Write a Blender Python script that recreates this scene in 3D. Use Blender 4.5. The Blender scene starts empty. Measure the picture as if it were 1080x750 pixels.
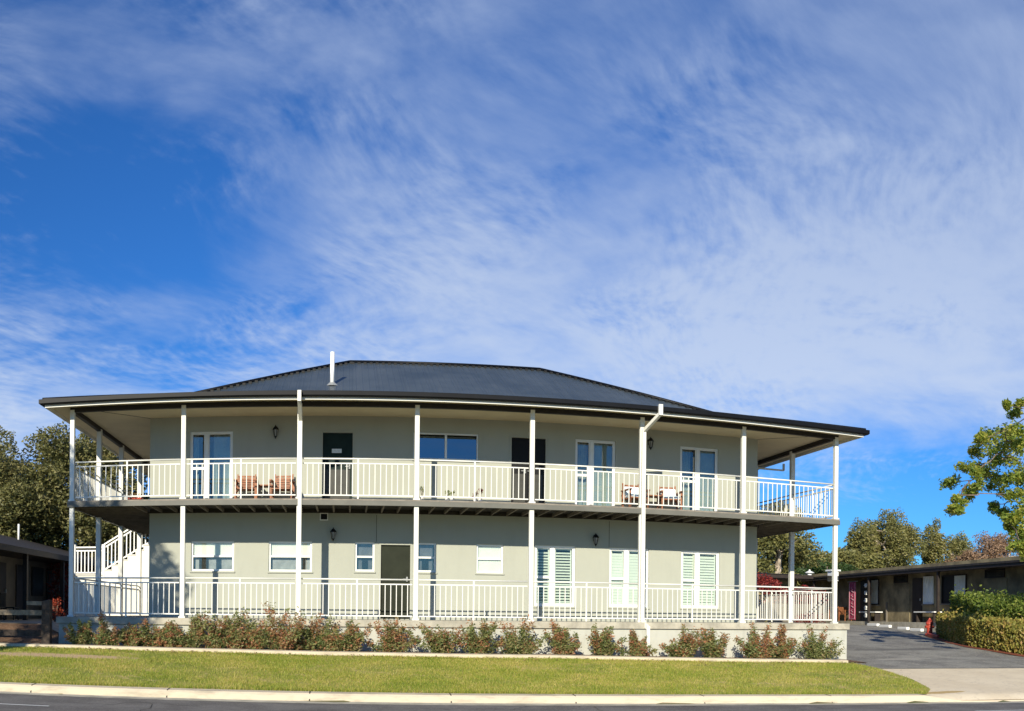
import bpy, math, random
import numpy as np
from mathutils import Vector, Matrix
R = math.radians
random.seed(7); rng = np.random.default_rng(7)
S = bpy.context.scene
COL = S.collection

# ---------------------------------------------------------------- camera, sky, sun, exposure
EYE = 1.6
F, CY, ROLL, YAW = 979.0, 647.3, 0.0102, 0.1804
cd = bpy.data.cameras.new('camera'); cam = bpy.data.objects.new('camera', cd); COL.objects.link(cam)
cd.type = 'PANO'; cd.panorama_type = 'CENTRAL_CYLINDRICAL'
cd.central_cylindrical_range_u_min = -540 / F; cd.central_cylindrical_range_u_max = 540 / F
cd.central_cylindrical_range_v_min = -(750 - CY) / F; cd.central_cylindrical_range_v_max = CY / F
cd.central_cylindrical_radius = 1.0
cd.clip_end = 5000
cam.matrix_world = Matrix.Translation((0, 0, EYE)) @ Matrix.Rotation(-YAW, 4, 'Z') @ Matrix.Rotation(R(90), 4, 'X') @ Matrix.Rotation(ROLL, 4, 'Z')
S.camera = cam
S.view_settings.view_transform = 'Standard'; S.view_settings.look = 'None'
S.view_settings.exposure = 0.33; S.view_settings.gamma = 1.0
S.render.engine = 'CYCLES'
SUN_EL, SUN_AZ = R(23), R(180 + 19.5)          # the sun stands behind the camera, to its left
sun_d = bpy.data.lights.new('sun', 'SUN'); sun_d.energy = 5.0; sun_d.angle = R(0.5); sun_d.color = (1.0, 0.915, 0.745)
sun = bpy.data.objects.new('sun', sun_d); COL.objects.link(sun)
to_sun = Vector((math.sin(SUN_AZ) * math.cos(SUN_EL), math.cos(SUN_AZ) * math.cos(SUN_EL), math.sin(SUN_EL)))
sun.rotation_euler = to_sun.to_track_quat('Z', 'Y').to_euler(); sun.location = (0, 0, 60)

W = bpy.data.worlds.new('World'); S.world = W; W.use_nodes = True
NT = W.node_tree; NT.nodes.clear()
class G:
    """tiny helper for node graphs"""
    def __init__(s, nt): s.nt = nt
    def n(s, t, **k):
        nd = s.nt.nodes.new(t)
        for a, b in k.items(): setattr(nd, a, b)
        return nd
    def put(s, sock, v):
        if v is None: return
        if isinstance(v, bpy.types.NodeSocket): s.nt.links.new(v, sock)
        else: sock.default_value = v
    def m(s, op, a, b=None, c=None, clamp=False):
        nd = s.n('ShaderNodeMath', operation=op, use_clamp=clamp)
        for i, v in enumerate((a, b, c)): s.put(nd.inputs[i], v)
        return nd.outputs[0]
    def mix(s, f, a, b, bt='MIX'):
        nd = s.n('ShaderNodeMix', data_type='RGBA', blend_type=bt)
        s.put(nd.inputs[0], f)
        for i, v in ((6, a), (7, b)):
            if isinstance(v, tuple) and len(v) == 3: v = (*v, 1)
            s.put(nd.inputs[i], v)
        return nd.outputs[2]
    def noise(s, vec, scale, detail=4, rough=.5, dist=0., out=0):
        nd = s.n('ShaderNodeTexNoise'); s.put(nd.inputs['Vector'], vec)
        nd.inputs['Scale'].default_value = scale; nd.inputs['Detail'].default_value = detail
        nd.inputs['Roughness'].default_value = rough; nd.inputs['Distortion'].default_value = dist
        return nd.outputs[out]
    def ramp(s, f, lo, hi, a=0., b=1.):
        nd = s.n('ShaderNodeMapRange', interpolation_type='SMOOTHSTEP'); s.put(nd.inputs[0], f)
        for i, v in zip((1, 2, 3, 4), (lo, hi, a, b)): nd.inputs[i].default_value = v
        return nd.outputs[0]
    def vec(s, x, y, z):
        nd = s.n('ShaderNodeCombineXYZ')
        for i, v in enumerate((x, y, z)): s.put(nd.inputs[i], v)
        return nd.outputs[0]
    def sep(s, v):
        nd = s.n('ShaderNodeSeparateXYZ'); s.put(nd.inputs[0], v); return nd.outputs
    def vmath(s, op, a, b):
        nd = s.n('ShaderNodeVectorMath', operation=op); s.put(nd.inputs[0], a); s.put(nd.inputs[1], b); return nd.outputs[0]

def build_world():
    g = G(NT)
    sky = g.n('ShaderNodeTexSky', sky_type='NISHITA'); sky.sun_disc = False
    sky.sun_elevation = SUN_EL; sky.sun_rotation = SUN_AZ; sky.altitude = 300; sky.air_density = 1.0; sky.dust_density = 0.3; sky.ozone_density = 3.0
    tc = g.n('ShaderNodeTexCoord'); d = g.vmath('NORMALIZE', tc.outputs['Generated'], None)
    x, y, z = g.sep(d)
    az = g.m('ARCTAN2', x, y); el = g.m('ARCSINE', z)
    # high thin cloud sheet: coordinates on a plane far overhead
    zz = g.m('ADD', g.m('MAXIMUM', z, 0.0), 0.16)
    px, py = g.m('DIVIDE', x, zz), g.m('DIVIDE', y, zz)
    P = g.vec(px, py, 0.0)
    warp = g.noise(P, 1.1, 2, .45, out=1)
    P2 = g.vmath('ADD', P, g.vmath('MULTIPLY', g.vmath('SUBTRACT', warp, (0.5, 0.5, 0.5)), (.5, .5, 0)))
    big = g.noise(P2, 1.5, 5, .55)
    ca, sa = math.cos(.6), math.sin(.6)
    s2 = g.sep(P2)
    q = g.vec(g.m('ADD', g.m('MULTIPLY', s2[0], ca), g.m('MULTIPLY', s2[1], sa)),
              g.m('MULTIPLY', g.m('SUBTRACT', g.m('MULTIPLY', s2[1], ca), g.m('MULTIPLY', s2[0], sa)), 3.0), 3.3)
    streak = g.noise(q, 1.9, 8, .62)
    rip = g.noise(P2, 15, 4, .6, .0)
    ripmask = g.ramp(g.noise(P, 1.7, 2, .5), .38, .56)
    rp = g.vec(g.m('ADD', g.m('MULTIPLY', s2[0], .5), g.m('MULTIPLY', s2[1], .87)), g.m('MULTIPLY', g.m('SUBTRACT', g.m('MULTIPLY', s2[1], .5), g.m('MULTIPLY', s2[0], .87)), 2.6), 1.0)
    rip2 = g.noise(rp, 17, 3, .5, .0)
    fine = g.noise(P2, 6, 6, .6)
    def blob(u0, e0, su, se, k):
        a = g.m('POWER', g.m('DIVIDE', g.m('SUBTRACT', az, u0), su), 2.0)
        b = g.m('POWER', g.m('DIVIDE', g.m('SUBTRACT', el, e0), se), 2.0)
        return g.m('MULTIPLY', g.m('EXPONENT', g.m('MULTIPLY', g.m('ADD', a, b), -1.0)), k)
    acc = g.m('ADD', 0.30, 0.0)
    for b in ((.36, .29, .46, .15, .60), (.72, .42, .26, .26, .48), (.40, .56, .34, .10, .16), (-.42, .20, .26, .07, .60), (.10, .42, .16, .14, .18),
              (.02, .57, .25, .10, .16), (-.24, .38, .20, .13, -.38), (.25, .46, .10, .035, -.12), (-.38, .31, .20, .03, .30), (-.30, .53, .22, .06, .22), (-.08, .36, .10, .10, .12), (.70, .06, .30, .09, -1.3), (.55, .13, .07, .03, .25)):
        acc = g.m('ADD', acc, blob(*b))
    nz = g.m('ADD', g.m('MULTIPLY', g.m('SUBTRACT', big, .5), .8), g.m('MULTIPLY', g.m('SUBTRACT', streak, .5), .62))
    nz = g.m('ADD', nz, g.m('MULTIPLY', g.m('SUBTRACT', fine, .5), .42))
    nz = g.m('ADD', nz, g.m('MULTIPLY', g.m('MULTIPLY', g.m('ADD', g.m('SUBTRACT', rip, .5), g.m('SUBTRACT', rip2, .5)), ripmask), .52))
    dens = g.ramp(g.m('ADD', acc, nz), .10, 1.15, 0., .90)
    hor = g.ramp(el, .0, .10)
    blue = g.mix(1.0, sky.outputs[0], SKY_TINT, 'MULTIPLY')
    cloud = g.mix(g.ramp(el, .15, .55), CLOUD_LO, CLOUD_HI)
    col = g.mix(g.m('MULTIPLY', dens, hor), blue, cloud)
    bg = g.n('ShaderNodeBackground'); g.put(bg.inputs[0], col); bg.inputs[1].default_value = SKY_STR
    out = g.n('ShaderNodeOutputWorld'); NT.links.new(bg.outputs[0], out.inputs[0])
SKY_STR = 0.06
SKY_TINT = (0.36, 1.0, 1.8); CLOUD_LO = (7.9, 9.3, 11.9, 1); CLOUD_HI = (5.5, 6.9, 10.0, 1)
build_world()

# ---------------------------------------------------------------- mesh helpers
ORG = {}
class MB:
    def __init__(s): s.v = []; s.f = []; s.uv = None
    def add(s, vs, fs):
        n = len(s.v); s.v += [tuple(a) for a in vs]; s.f += [tuple(i + n for i in f) for f in fs]; return s
    def box(s, x0, x1, y0, y1, z0, z1):
        return s.add([(x0,y0,z0),(x1,y0,z0),(x1,y1,z0),(x0,y1,z0),(x0,y0,z1),(x1,y0,z1),(x1,y1,z1),(x0,y1,z1)],
                     [(3,2,1,0),(4,5,6,7),(0,1,5,4),(1,2,6,5),(2,3,7,6),(3,0,4,7)])
    def bar(s, a, b, w, h, up=(0, 0, 1)):
        """rectangular bar from a to b"""
        a, b = Vector(a), Vector(b); d = (b - a).normalized(); up = Vector(up)
        if abs(d.dot(up)) > .99: up = Vector((0, 1, 0))
        sx = d.cross(up).normalized() * w / 2; uz = sx.cross(d).normalized() * h / 2
        return s.add([a-sx-uz, a+sx-uz, a+sx+uz, a-sx+uz, b-sx-uz, b+sx-uz, b+sx+uz, b-sx+uz],
                     [(0,1,2,3),(7,6,5,4),(4,5,1,0),(5,6,2,1),(6,7,3,2),(7,4,0,3)])
    def tube(s, pts, rad, n=8, cap=True):
        pts = [Vector(p) for p in pts]; rad = rad if isinstance(rad, (list, tuple)) else [rad] * len(pts)
        base = len(s.v); u = None
        for i, p in enumerate(pts):
            d = (pts[min(i+1, len(pts)-1)] - pts[max(i-1, 0)]).normalized()
            if u is None: u = d.orthogonal().normalized()
            u = (u - d * u.dot(d)).normalized(); w = d.cross(u)
            for k in range(n):
                a = 2 * math.pi * k / n
                s.v.append(tuple(p + (u * math.cos(a) + w * math.sin(a)) * rad[i]))
        for i in range(len(pts) - 1):
            for k in range(n):
                k2 = (k + 1) % n; a = base + i * n
                s.f.append((a + k, a + k2, a + n + k2, a + n + k))
        if cap:
            s.f.append(tuple(base + k for k in reversed(range(n)))); s.f.append(tuple(base + (len(pts)-1) * n + k for k in range(n)))
        return s
    def lathe(s, c, prof, n=12):
        return s.tube([(c[0], c[1], c[2] + z) for r, z in prof], [max(r, .001) for r, z in prof], n)
    def prism(s, poly, z0, z1):
        n = len(poly)
        return s.add([(x, y, z0) for x, y in poly] + [(x, y, z1) for x, y in poly],
                     [tuple(reversed(range(n))), tuple(range(n, 2*n))] + [(i, (i+1) % n, n + (i+1) % n, n + i) for i in range(n)])
    def build(s, name, mat, parent=None, smooth=False, bevel=0, origin=None):
        o0 = Vector(ORG.get(parent.name, (0, 0, 0))) if parent else Vector(origin or (0, 0, 0))
        me = bpy.data.meshes.new(name)
        vs = s.v if o0.length == 0 else [(a[0]-o0.x, a[1]-o0.y, a[2]-o0.z) for a in s.v]
        me.from_pydata(vs, [], s.f); me.materials.append(mat)
        if smooth: me.polygons.foreach_set('use_smooth', [True] * len(me.polygons))
        me.update()
        o = bpy.data.objects.new(name, me); COL.objects.link(o)
        if parent: o.parent = parent; ORG[o.name] = o0
        else: o.location = o0
        if bevel:
            m = o.modifiers.new('bevel', 'BEVEL'); m.width = bevel; m.segments = 2; m.limit_method = 'ANGLE'
        return o
def fast_mesh(name, mat, V, Fc, parent=None, k=4, attr=None, origin=None):
    """V (n,3) array, Fc (m,k) array"""
    o0 = np.array(ORG.get(parent.name, (0, 0, 0)) if parent else (origin or (0, 0, 0)), float)
    me = bpy.data.meshes.new(name)
    V = np.asarray(V, np.float32) - o0.astype(np.float32); Fc = np.asarray(Fc, np.int32)
    me.vertices.add(len(V)); me.vertices.foreach_set('co', V.ravel())
    me.loops.add(Fc.size); me.loops.foreach_set('vertex_index', Fc.ravel())
    me.polygons.add(len(Fc)); me.polygons.foreach_set('loop_start', np.arange(0, Fc.size, k, dtype=np.int32))
    try: me.polygons.foreach_set('loop_total', np.full(len(Fc), k, np.int32))
    except Exception: pass
    me.update(calc_edges=True); me.materials.append(mat)
    o = bpy.data.objects.new(name, me); COL.objects.link(o)
    if parent: o.parent = parent; ORG[o.name] = tuple(o0)
    else: o.location = tuple(o0)
    return o
def tag(o, label=None, cat=None, group=None, kind=None):
    if label: o['label'] = label
    if cat: o['category'] = cat
    if group: o['group'] = group
    if kind: o['kind'] = kind
    return o
def thing(name, label, cat, loc=(0, 0, 0), group=None, local=False):
    o = bpy.data.objects.new(name, None); COL.objects.link(o); o.location = loc; o.empty_display_size = .3
    ORG[o.name] = (0, 0, 0) if local else tuple(loc)
    return tag(o, label, cat, group)
def kids(o): return [c for c in bpy.data.objects if c.parent is o]
def copy_tree(o, parent=None):
    c = o.copy(); COL.objects.link(c)
    if parent: c.parent = parent
    for ch in kids(o): copy_tree(ch, c)
    return c

# ---------------------------------------------------------------- materials
def mat(name, col, rough=.6, var=.08, scale=6., bump=0., bscale=40., metal=0., spec=.5, var2=None):
    m = bpy.data.materials.new(name); m.use_nodes = True; nt = m.node_tree; g = G(nt)
    b = nt.nodes['Principled BSDF']; tc = g.n('ShaderNodeTexCoord').outputs['Object']
    f = g.noise(tc, scale, 5, .6)
    lo = tuple(c * (1 - var * 2) for c in col); hi = var2 or tuple(min(1, c * (1 + var * 2)) for c in col)
    g.put(b.inputs['Base Color'], g.mix(g.ramp(f, .3, .7), lo, hi))
    b.inputs['Roughness'].default_value = rough; b.inputs['Metallic'].default_value = metal; b.inputs['Specular IOR Level'].default_value = spec
    if bump:
        bp = g.n('ShaderNodeBump'); bp.inputs['Strength'].default_value = bump; bp.inputs['Distance'].default_value = .02
        g.put(bp.inputs['Height'], g.noise(tc, bscale, 4, .6)); nt.links.new(bp.outputs[0], b.inputs['Normal'])
    return m
def leafmat(name, cols, trans=.35, scale=.5, rough=.55):
    m = bpy.data.materials.new(name); m.use_nodes = True; nt = m.node_tree; g = G(nt); nt.nodes.remove(nt.nodes['Principled BSDF'])
    geo = g.n('ShaderNodeNewGeometry'); tc = g.n('ShaderNodeTexCoord').outputs['Object']
    rnd = geo.outputs['Random Per Island']
    big = g.noise(tc, scale, 3, .6)
    f = g.m('ADD', g.m('MULTIPLY', rnd, .65), g.m('MULTIPLY', g.m('SUBTRACT', big, .32), 1.1), clamp=True)
    cr = g.n('ShaderNodeValToRGB'); g.put(cr.inputs[0], f); el = cr.color_ramp.elements
    el[0].color = (*cols[0], 1); el[1].color = (*cols[-1], 1)
    for i, c in enumerate(cols[1:-1]):
        e = el.new((i + 1) / (len(cols) - 1)); e.color = (*c, 1)
    d = g.n('ShaderNodeBsdfPrincipled'); g.put(d.inputs['Base Color'], cr.outputs[0]); d.inputs['Roughness'].default_value = rough
    t = g.n('ShaderNodeBsdfTranslucent'); g.put(t.inputs[0], cr.outputs[0])
    mx = g.n('ShaderNodeMixShader'); mx.inputs[0].default_value = trans
    nt.links.new(d.outputs[0], mx.inputs[1]); nt.links.new(t.outputs[0], mx.inputs[2])
    nt.links.new(mx.outputs[0], nt.nodes['Material Output'].inputs[0])
    return m
def glassmat(name, refl=.3, tint=(.75, .8, .8), spec_col=(1, 1, 1)):
    m = bpy.data.materials.new(name); m.use_nodes = True; nt = m.node_tree; g = G(nt); nt.nodes.remove(nt.nodes['Principled BSDF'])
    t = g.n('ShaderNodeBsdfTransparent'); t.inputs[0].default_value = (*tint, 1)
    gl = g.n('ShaderNodeBsdfGlossy'); gl.inputs['Roughness'].default_value = .015; gl.inputs[0].default_value = (*spec_col, 1)
    bp = g.n('ShaderNodeBump'); bp.inputs['Strength'].default_value = .03; bp.inputs['Distance'].default_value = .02
    g.put(bp.inputs['Height'], g.noise(g.n('ShaderNodeTexCoord').outputs['Object'], 1.3, 1)); nt.links.new(bp.outputs[0], gl.inputs['Normal'])
    lw = g.n('ShaderNodeLayerWeight'); lw.inputs[0].default_value = .25
    f = g.m('ADD', refl, g.m('MULTIPLY', lw.outputs['Fresnel'], .6), clamp=True)
    mx = g.n('ShaderNodeMixShader'); g.put(mx.inputs[0], f)
    nt.links.new(t.outputs[0], mx.inputs[1]); nt.links.new(gl.outputs[0], mx.inputs[2]); nt.links.new(mx.outputs[0], nt.nodes['Material Output'].inputs[0])
    return m
M = dict(
    
    cream=mat('cream_gloss_paint', (.76, .73, .62), .45, .02, 3),
    white=mat('white_joinery', (.80, .80, .76), .4, .02, 3),
    soffit=mat('soffit_sheet', (.66, .58, .40), .7, .03, 1.5),
    roofdark=mat('gutter_steel', (.006, .0065, .008), .45, .1, 3, spec=.15),
    beam=mat('dark_beam_paint', (.012, .009, .008), .6, .1, 3),
    greyband=mat('deck_edge_paint', (.13, .127, .105), .6, .06, 2),
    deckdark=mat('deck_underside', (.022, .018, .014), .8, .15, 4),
    joist=mat('joist_timber', (.13, .11, .085), .8, .12, 5),
    decktop=mat('deck_boards', (.22, .19, .15), .7, .1, 6),
    concrete=mat('slab_concrete', (.40, .37, .29), .9, .12, 3, .2, 50),
    plinth=mat('plinth_paint', (.46, .46, .39), .85, .05, 1.5, .15, 50),
    kerb=mat('kerb_concrete', (.62, .53, .38), .9, .14, 2.2, .3, 60),
    darkdoor=mat('dark_green_door', (.012, .024, .020), .55, .1, 3, spec=.15),
    screen=mat('security_screen', (.040, .040, .032), .6, .1, 4),
    olive=mat('olive_door_paint', (.028, .032, .022), .75, .06, 3, spec=.1),
    black=mat('black_metal', (.010, .010, .010), .55, .1, 5, spec=.2),
    dark=mat('dark_room', (.03, .03, .03), .9, .1, 1),
    curtain=mat('curtain_cloth', (.74, .76, .68), .9, .05, 3),
    blind=mat('white_blind', (.60, .62, .58), .6, .02, 3),
    shutter=mat('shutter_slats', (.56, .61, .55), .5, .02, 3),
    timber=mat('outdoor_timber', (.27, .105, .045), .55, .2, 9),
    cushion=mat('pale_cushion', (.62, .72, .76), .9, .06, 8),
    pot=mat('white_pot', (.75, .73, .68), .5, .04, 6),
    oldwood=mat('weathered_fence_timber', (.05, .035, .025), .85, .25, 9, .3, 30),
    oldrail=mat('pale_rail_timber', (.20, .16, .11), .85, .2, 9, .3, 30),
    motelwall=mat('motel_render', (.22, .18, .10), .9, .22, 1.3, .15, 40),
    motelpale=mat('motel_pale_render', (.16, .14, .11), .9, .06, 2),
    moteltrim=mat('motel_dark_trim', (.022, .014, .010), .7, .15, 4),
    motelroof=mat('motel_roof_tiles', (.026, .021, .018), .75, .2, 7, .4, 30),
    paving=mat('paving', (.42, .36, .27), .9, .1, 3, .1, 30),
    red=mat('red_paint', (.40, .055, .03), .5, .08, 6),
    pink=mat('pink_banner_cloth', (.42, .05, .11), .8, .15, 3),
    bark=mat('bark', (.16, .12, .085), .9, .3, 5, .5, 20),
    palebark=mat('pale_gum_bark', (.42, .35, .27), .85, .25, 3, .2, 12),
    gal=mat('pipe_white_paint', (.80, .80, .78), .4, .03, 4),
    steel=mat('grey_steel', (.30, .31, .30), .45, .1, 5),
    lowwin=glassmat('ground_floor_glass', .10, (.8, .82, .82), (.8, .75, .7)),
    window=glassmat('window_glass', .11, (.75, .8, .8), (.60, .62, .62)),
    bluewin=glassmat('blue_window_glass', .55, (.2, .25, .3), (.20, .26, .30)),
    clearwin=glassmat('clear_glass', .03, (.96, .98, .96)),
)

def weathered(name, base, streak=.10, rough=.85, sc=(5, 5, .35), joints=None):
    m = bpy.data.materials.new(name); m.use_nodes = True; nt = m.node_tree; g = G(nt); b = nt.nodes['Principled BSDF']
    tc = g.n('ShaderNodeTexCoord').outputs['Object']
    st = g.noise(g.vmath('MULTIPLY', tc, sc), 1.0, 5, .65); bl = g.noise(tc, .55, 4, .6); fi = g.noise(tc, 9, 4, .6)
    f = g.m('ADD', g.m('MULTIPLY', g.ramp(st, .45, .75), streak), g.m('MULTIPLY', g.ramp(bl, .35, .7), .07)); f = g.m('ADD', f, g.m('MULTIPLY', fi, .05))
    g.put(b.inputs['Base Color'], g.mix(f, base, tuple(c * .35 for c in base)))
    b.inputs['Roughness'].default_value = rough; b.inputs['Specular IOR Level'].default_value = .3
    bp = g.n('ShaderNodeBump'); bp.inputs['Strength'].default_value = .2; bp.inputs['Distance'].default_value = .02
    g.put(bp.inputs['Height'], g.noise(tc, 35, 5, .7)); nt.links.new(bp.outputs[0], b.inputs['Normal'])
    return m
M['wall'] = weathered('painted_render_wall', (.408, .418, .352), .09, sc=(2.2, 2.2, .5))
M['plinth'] = weathered('painted_plinth', (.50, .50, .43), .30, sc=(3, 3, .9))
M['kerb'] = weathered('kerb_concrete_stained', (.62, .53, .385), .55, .9, sc=(1.4, 1.4, 6))
M['cream'] = weathered('cream_gloss_metalwork', (.77, .76, .69), .07, .5, sc=(3, 3, 3))
def roofmat():
    m = bpy.data.materials.new('ribbed_roof_steel'); m.use_nodes = True; nt = m.node_tree; g = G(nt); b = nt.nodes['Principled BSDF']
    tc = g.n('ShaderNodeTexCoord'); uv = g.sep(tc.outputs['UV'])
    fr = g.m('FRACT', g.m('MULTIPLY', uv[0], 1 / .19))
    rib = g.ramp(g.m('ABSOLUTE', g.m('SUBTRACT', fr, .5)), .05, .16, 1., 0.)
    col = g.mix(g.ramp(g.noise(tc.outputs['Object'], .5, 6, .65), .3, .7), (.034, .046, .054), (.066, .080, .088))
    col = g.mix(g.m('MULTIPLY', g.ramp(g.noise(g.vec(g.m('MULTIPLY', uv[0], 3.0), g.m('MULTIPLY', uv[1], .5), 0.0), 1.0, 4, .6), .5, .75), .35), col, (.085, .095, .098))
    lap = g.ramp(g.m('ABSOLUTE', g.m('SUBTRACT', g.m('FRACT', g.m('MULTIPLY', uv[0], 1 / .76)), .5)), .48, .5, 0., .5); col = g.mix(lap, col, (.02, .025, .03))
    g.put(b.inputs['Base Color'], col); b.inputs['Roughness'].default_value = .42; b.inputs['Metallic'].default_value = .0
    bp = g.n('ShaderNodeBump'); bp.inputs['Strength'].default_value = .45; bp.inputs['Distance'].default_value = .03
    g.put(bp.inputs['Height'], rib); nt.links.new(bp.outputs[0], b.inputs['Normal'])
    return m
M['roof'] = roofmat()

# ---------------------------------------------------------------- ground
def ip(x, xs, ys): return float(np.interp(x, xs, ys))
YC_X = [-300, -30, -12, -6.45, -2.8, .64, 4, 7.4, 10.74, 12.3, 16, 30, 300]
YC_Y = [13.5, 14.6, 15.4, 15.8, 16.2, 16.5, 16.6, 16.3, 15.55, 15.0, 14.1, 12.5, 11]
_cx = np.linspace(-40, 40, 641); _cy = np.interp(_cx, YC_X, YC_Y)
_k = np.exp(-np.linspace(-2, 2, 33) ** 2); _k /= _k.sum()
_cs = np.convolve(np.pad(_cy, 16, 'edge'), _k, 'valid')
def Yc(x): return float(np.interp(x, _cx, _cs))
def zroad(x): return -.0125 * max(-30, min(30, x))
YE = 21.5
def ze(x): return ip(x, [-30, -6, 5, 12.3, 13.5, 30], [.75, .66, .55, .38, .34, .3])
def gz(x, y):
    yc = Yc(x); zr = zroad(x)
    if y <= yc: return zr
    zt = ip(x, [-8.2, -7.2, 13, 14], [1.2, .7, .55, .48])
    zf = 1.2 if x < 13 else 1.16
    return ip(y, [yc, yc + .05, yc + .4, YE, 22.7, 24.3, 40, 60], [zr, zr + .12, zr + .15, ze(x), ze(x) + .03, zt, zf, 1.2])

def sheet(name, m, xs, yfun, ny, dz=0., gx=None, zf=None):
    """grid sheet: for each x, y runs from yfun(x)[0] to yfun(x)[1]"""
    V = []; Fc = []
    for x in xs:
        a, b = yfun(x)
        for j in range(ny + 1):
            t = j / ny; y = a + (b - a) * t; V.append((x, y, (zf or gz)(x, y) + dz))
    for i in range(len(xs) - 1):
        for j in range(ny):
            a = i * (ny + 1) + j; Fc.append((a, a + ny + 1, a + ny + 2, a + 1))
    return MB().add(V, Fc).build(name, m, smooth=True)

def groundmat(name, cols, scales, rough=.95, bump=.5, bs=25, extra=None):
    m = bpy.data.materials.new(name); m.use_nodes = True; nt = m.node_tree; g = G(nt); b = nt.nodes['Principled BSDF']
    tc = g.n('ShaderNodeTexCoord').outputs['Object']
    c = g.mix(g.ramp(g.noise(tc, scales[0], 5, .65), .35, .65), cols[0], cols[1])
    c = g.mix(g.ramp(g.noise(tc, scales[1], 4, .7), .5, .72), c, cols[2])
    if extra: c = extra(g, tc, c)
    g.put(b.inputs['Base Color'], c); b.inputs['Roughness'].default_value = rough; b.inputs['Specular IOR Level'].default_value = .2
    bp = g.n('ShaderNodeBump'); bp.inputs['Strength'].default_value = bump; bp.inputs['Distance'].default_value = .03
    g.put(bp.inputs['Height'], g.noise(tc, bs, 5, .7)); nt.links.new(bp.outputs[0], b.inputs['Normal'])
    return m
def patch(cx, cy, rx, ry, col, k=1.):
    """a worn or stained patch lying on the ground at a world spot"""
    def f(g, tc, c):
        s = g.sep(tc)
        a = g.m('POWER', g.m('DIVIDE', g.m('SUBTRACT', s[0], cx), rx), 2.0); b = g.m('POWER', g.m('DIVIDE', g.m('SUBTRACT', s[1], cy), ry), 2.0)
        d = g.m('ADD', g.m('EXPONENT', g.m('MULTIPLY', g.m('ADD', a, b), -1.0)), g.m('MULTIPLY', g.m('SUBTRACT', g.noise(tc, 2.5, 5, .7), .5), .9))
        return g.mix(g.m('MULTIPLY', g.ramp(d, .42, .68), k), c, col)
    return f
def chain(*fs):
    def f(g, tc, c):
        for h in fs: c = h(g, tc, c)
        return c
    return f
M['lawn'] = groundmat('lawn_turf', ((.18, .22, .03), (.37, .33, .085), (.52, .39, .18)), (.6, 3.0), extra=chain(patch(-6.6, 20.0, 2.4, .40, (.50, .36, .21)), patch(12.2, 19.2, 1.2, .5, (.26, .18, .10), .7)))
M['soil'] = groundmat('garden_mulch', ((.11, .065, .04), (.17, .10, .06), (.24, .17, .11)), (3, 14))
M['earth'] = groundmat('dry_ground', ((.12, .13, .05), (.20, .17, .09), (.26, .21, .13)), (.2, 2))
M['asphalt'] = groundmat('road_asphalt', ((.13, .122, .112), (.19, .18, .165), (.28, .265, .245)), (1.2, 26), .9, .5, 90)
M['driveasphalt'] = groundmat('driveway_asphalt', ((.19, .18, .16), (.29, .28, .24), (.42, .39, .33)), (.9, 14), .9, .4, 70)
M['driveasphalt'] = groundmat('driveway_asphalt_worn', ((.17, .162, .145), (.28, .27, .235), (.42, .39, .33)), (.9, 14), .9, .4, 70,
    extra=chain(patch(17.5, 25.5, 2.6, .5, (.12, .115, .105), .7), patch(15.5, 22.6, 1.2, .35, (.40, .37, .31), .6), patch(20.5, 33, 3.5, .5, (.36, .34, .29), .6), patch(16.5, 29.5, .7, .4, (.09, .087, .08), .8)))
M['apron'] = groundmat('apron_concrete', ((.68, .57, .40), (.75, .64, .46), (.58, .49, .36)), (.8, 6), .9, .25, 60,
                       extra=patch(11.9, 15.8, .8, .18, (.42, .27, .08), .8))

lin = lambda a, b, n: [a + (b - a) * i / n for i in range(n + 1)]
XS = [-300, -150, -80, -50] + lin(-40, 40, 160) + [60, 100, 180, 300]
tag(sheet('road', M['asphalt'], XS, lambda x: (-12, Yc(x) + .02), 3, zf=lambda x, y: zroad(x)), kind='structure')
def ground_z(x, y):
    if y < Yc(x): return zroad(x) - .12
    return gz(x, y) - (.07 if (x < 60 and y < 42) else .07)
gm = MB(); gxs = [-3000, -800, -300, -120, -60] + lin(-40, 45, 85) + [60, 120, 300, 800, 3000]
gys = [-3000, -800, -200, -60, -14, 5, 12] + lin(13, 45, 64) + [60, 100, 200, 500, 1200, 3000]
for x in gxs:
    for y in gys: gm.v.append((x, y, ground_z(x, y)))
for i in range(len(gxs) - 1):
    for j in range(len(gys) - 1):
        a = i * len(gys) + j; gm.f.append((a, a + len(gys), a + len(gys) + 1, a + 1))
tag(gm.build('ground', M['earth'], smooth=True), kind='structure')
def lawn_right(x):       # back edge of the lawn; on the right it is cut off by the apron
    return min(YE - .08, ip(x, [9.4, 10.6, 11.6, 12.6], [40, 16.3, 18.2, 40]) if False else YE - .08)
# the diagonal edge between the lawn and the concrete apron, from the kerb up to the end of the edging strip
DIAG = [(11.35, Yc(11.35) + .3), (11.9, 16.4), (12.5, 18.0), (12.9, 19.6), (13.1, 21.4)]
def dx(y): return ip(y, [p[1] for p in DIAG], [p[0] for p in DIAG])
V = []; Fc = []; nx, ny = 180, 24
for j in range(ny + 1):
    for i in range(nx + 1):
        t = i / nx
        # rows run along the kerb; row 0 is the kerb's back, the last row the edging
        y_end = Yc(DIAG[0][0]) + .3 + (YE - .08 - (Yc(DIAG[0][0]) + .3)) * j / ny
        xr = dx(y_end); x = -60 + (xr + 60) * (1 - (1 - t) ** 1.6)
        a = Yc(x) + .30; y = a + (YE - .08 - a) * j / ny
        V.append((x, y, gz(x, y) + .012))
for j in range(ny):
    for i in range(nx):
        a = j * (nx + 1) + i; Fc.append((a, a + 1, a + nx + 2, a + nx + 1))
tag(MB().add(V, Fc).build('lawn', M['lawn'], smooth=True), kind='structure')
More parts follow.
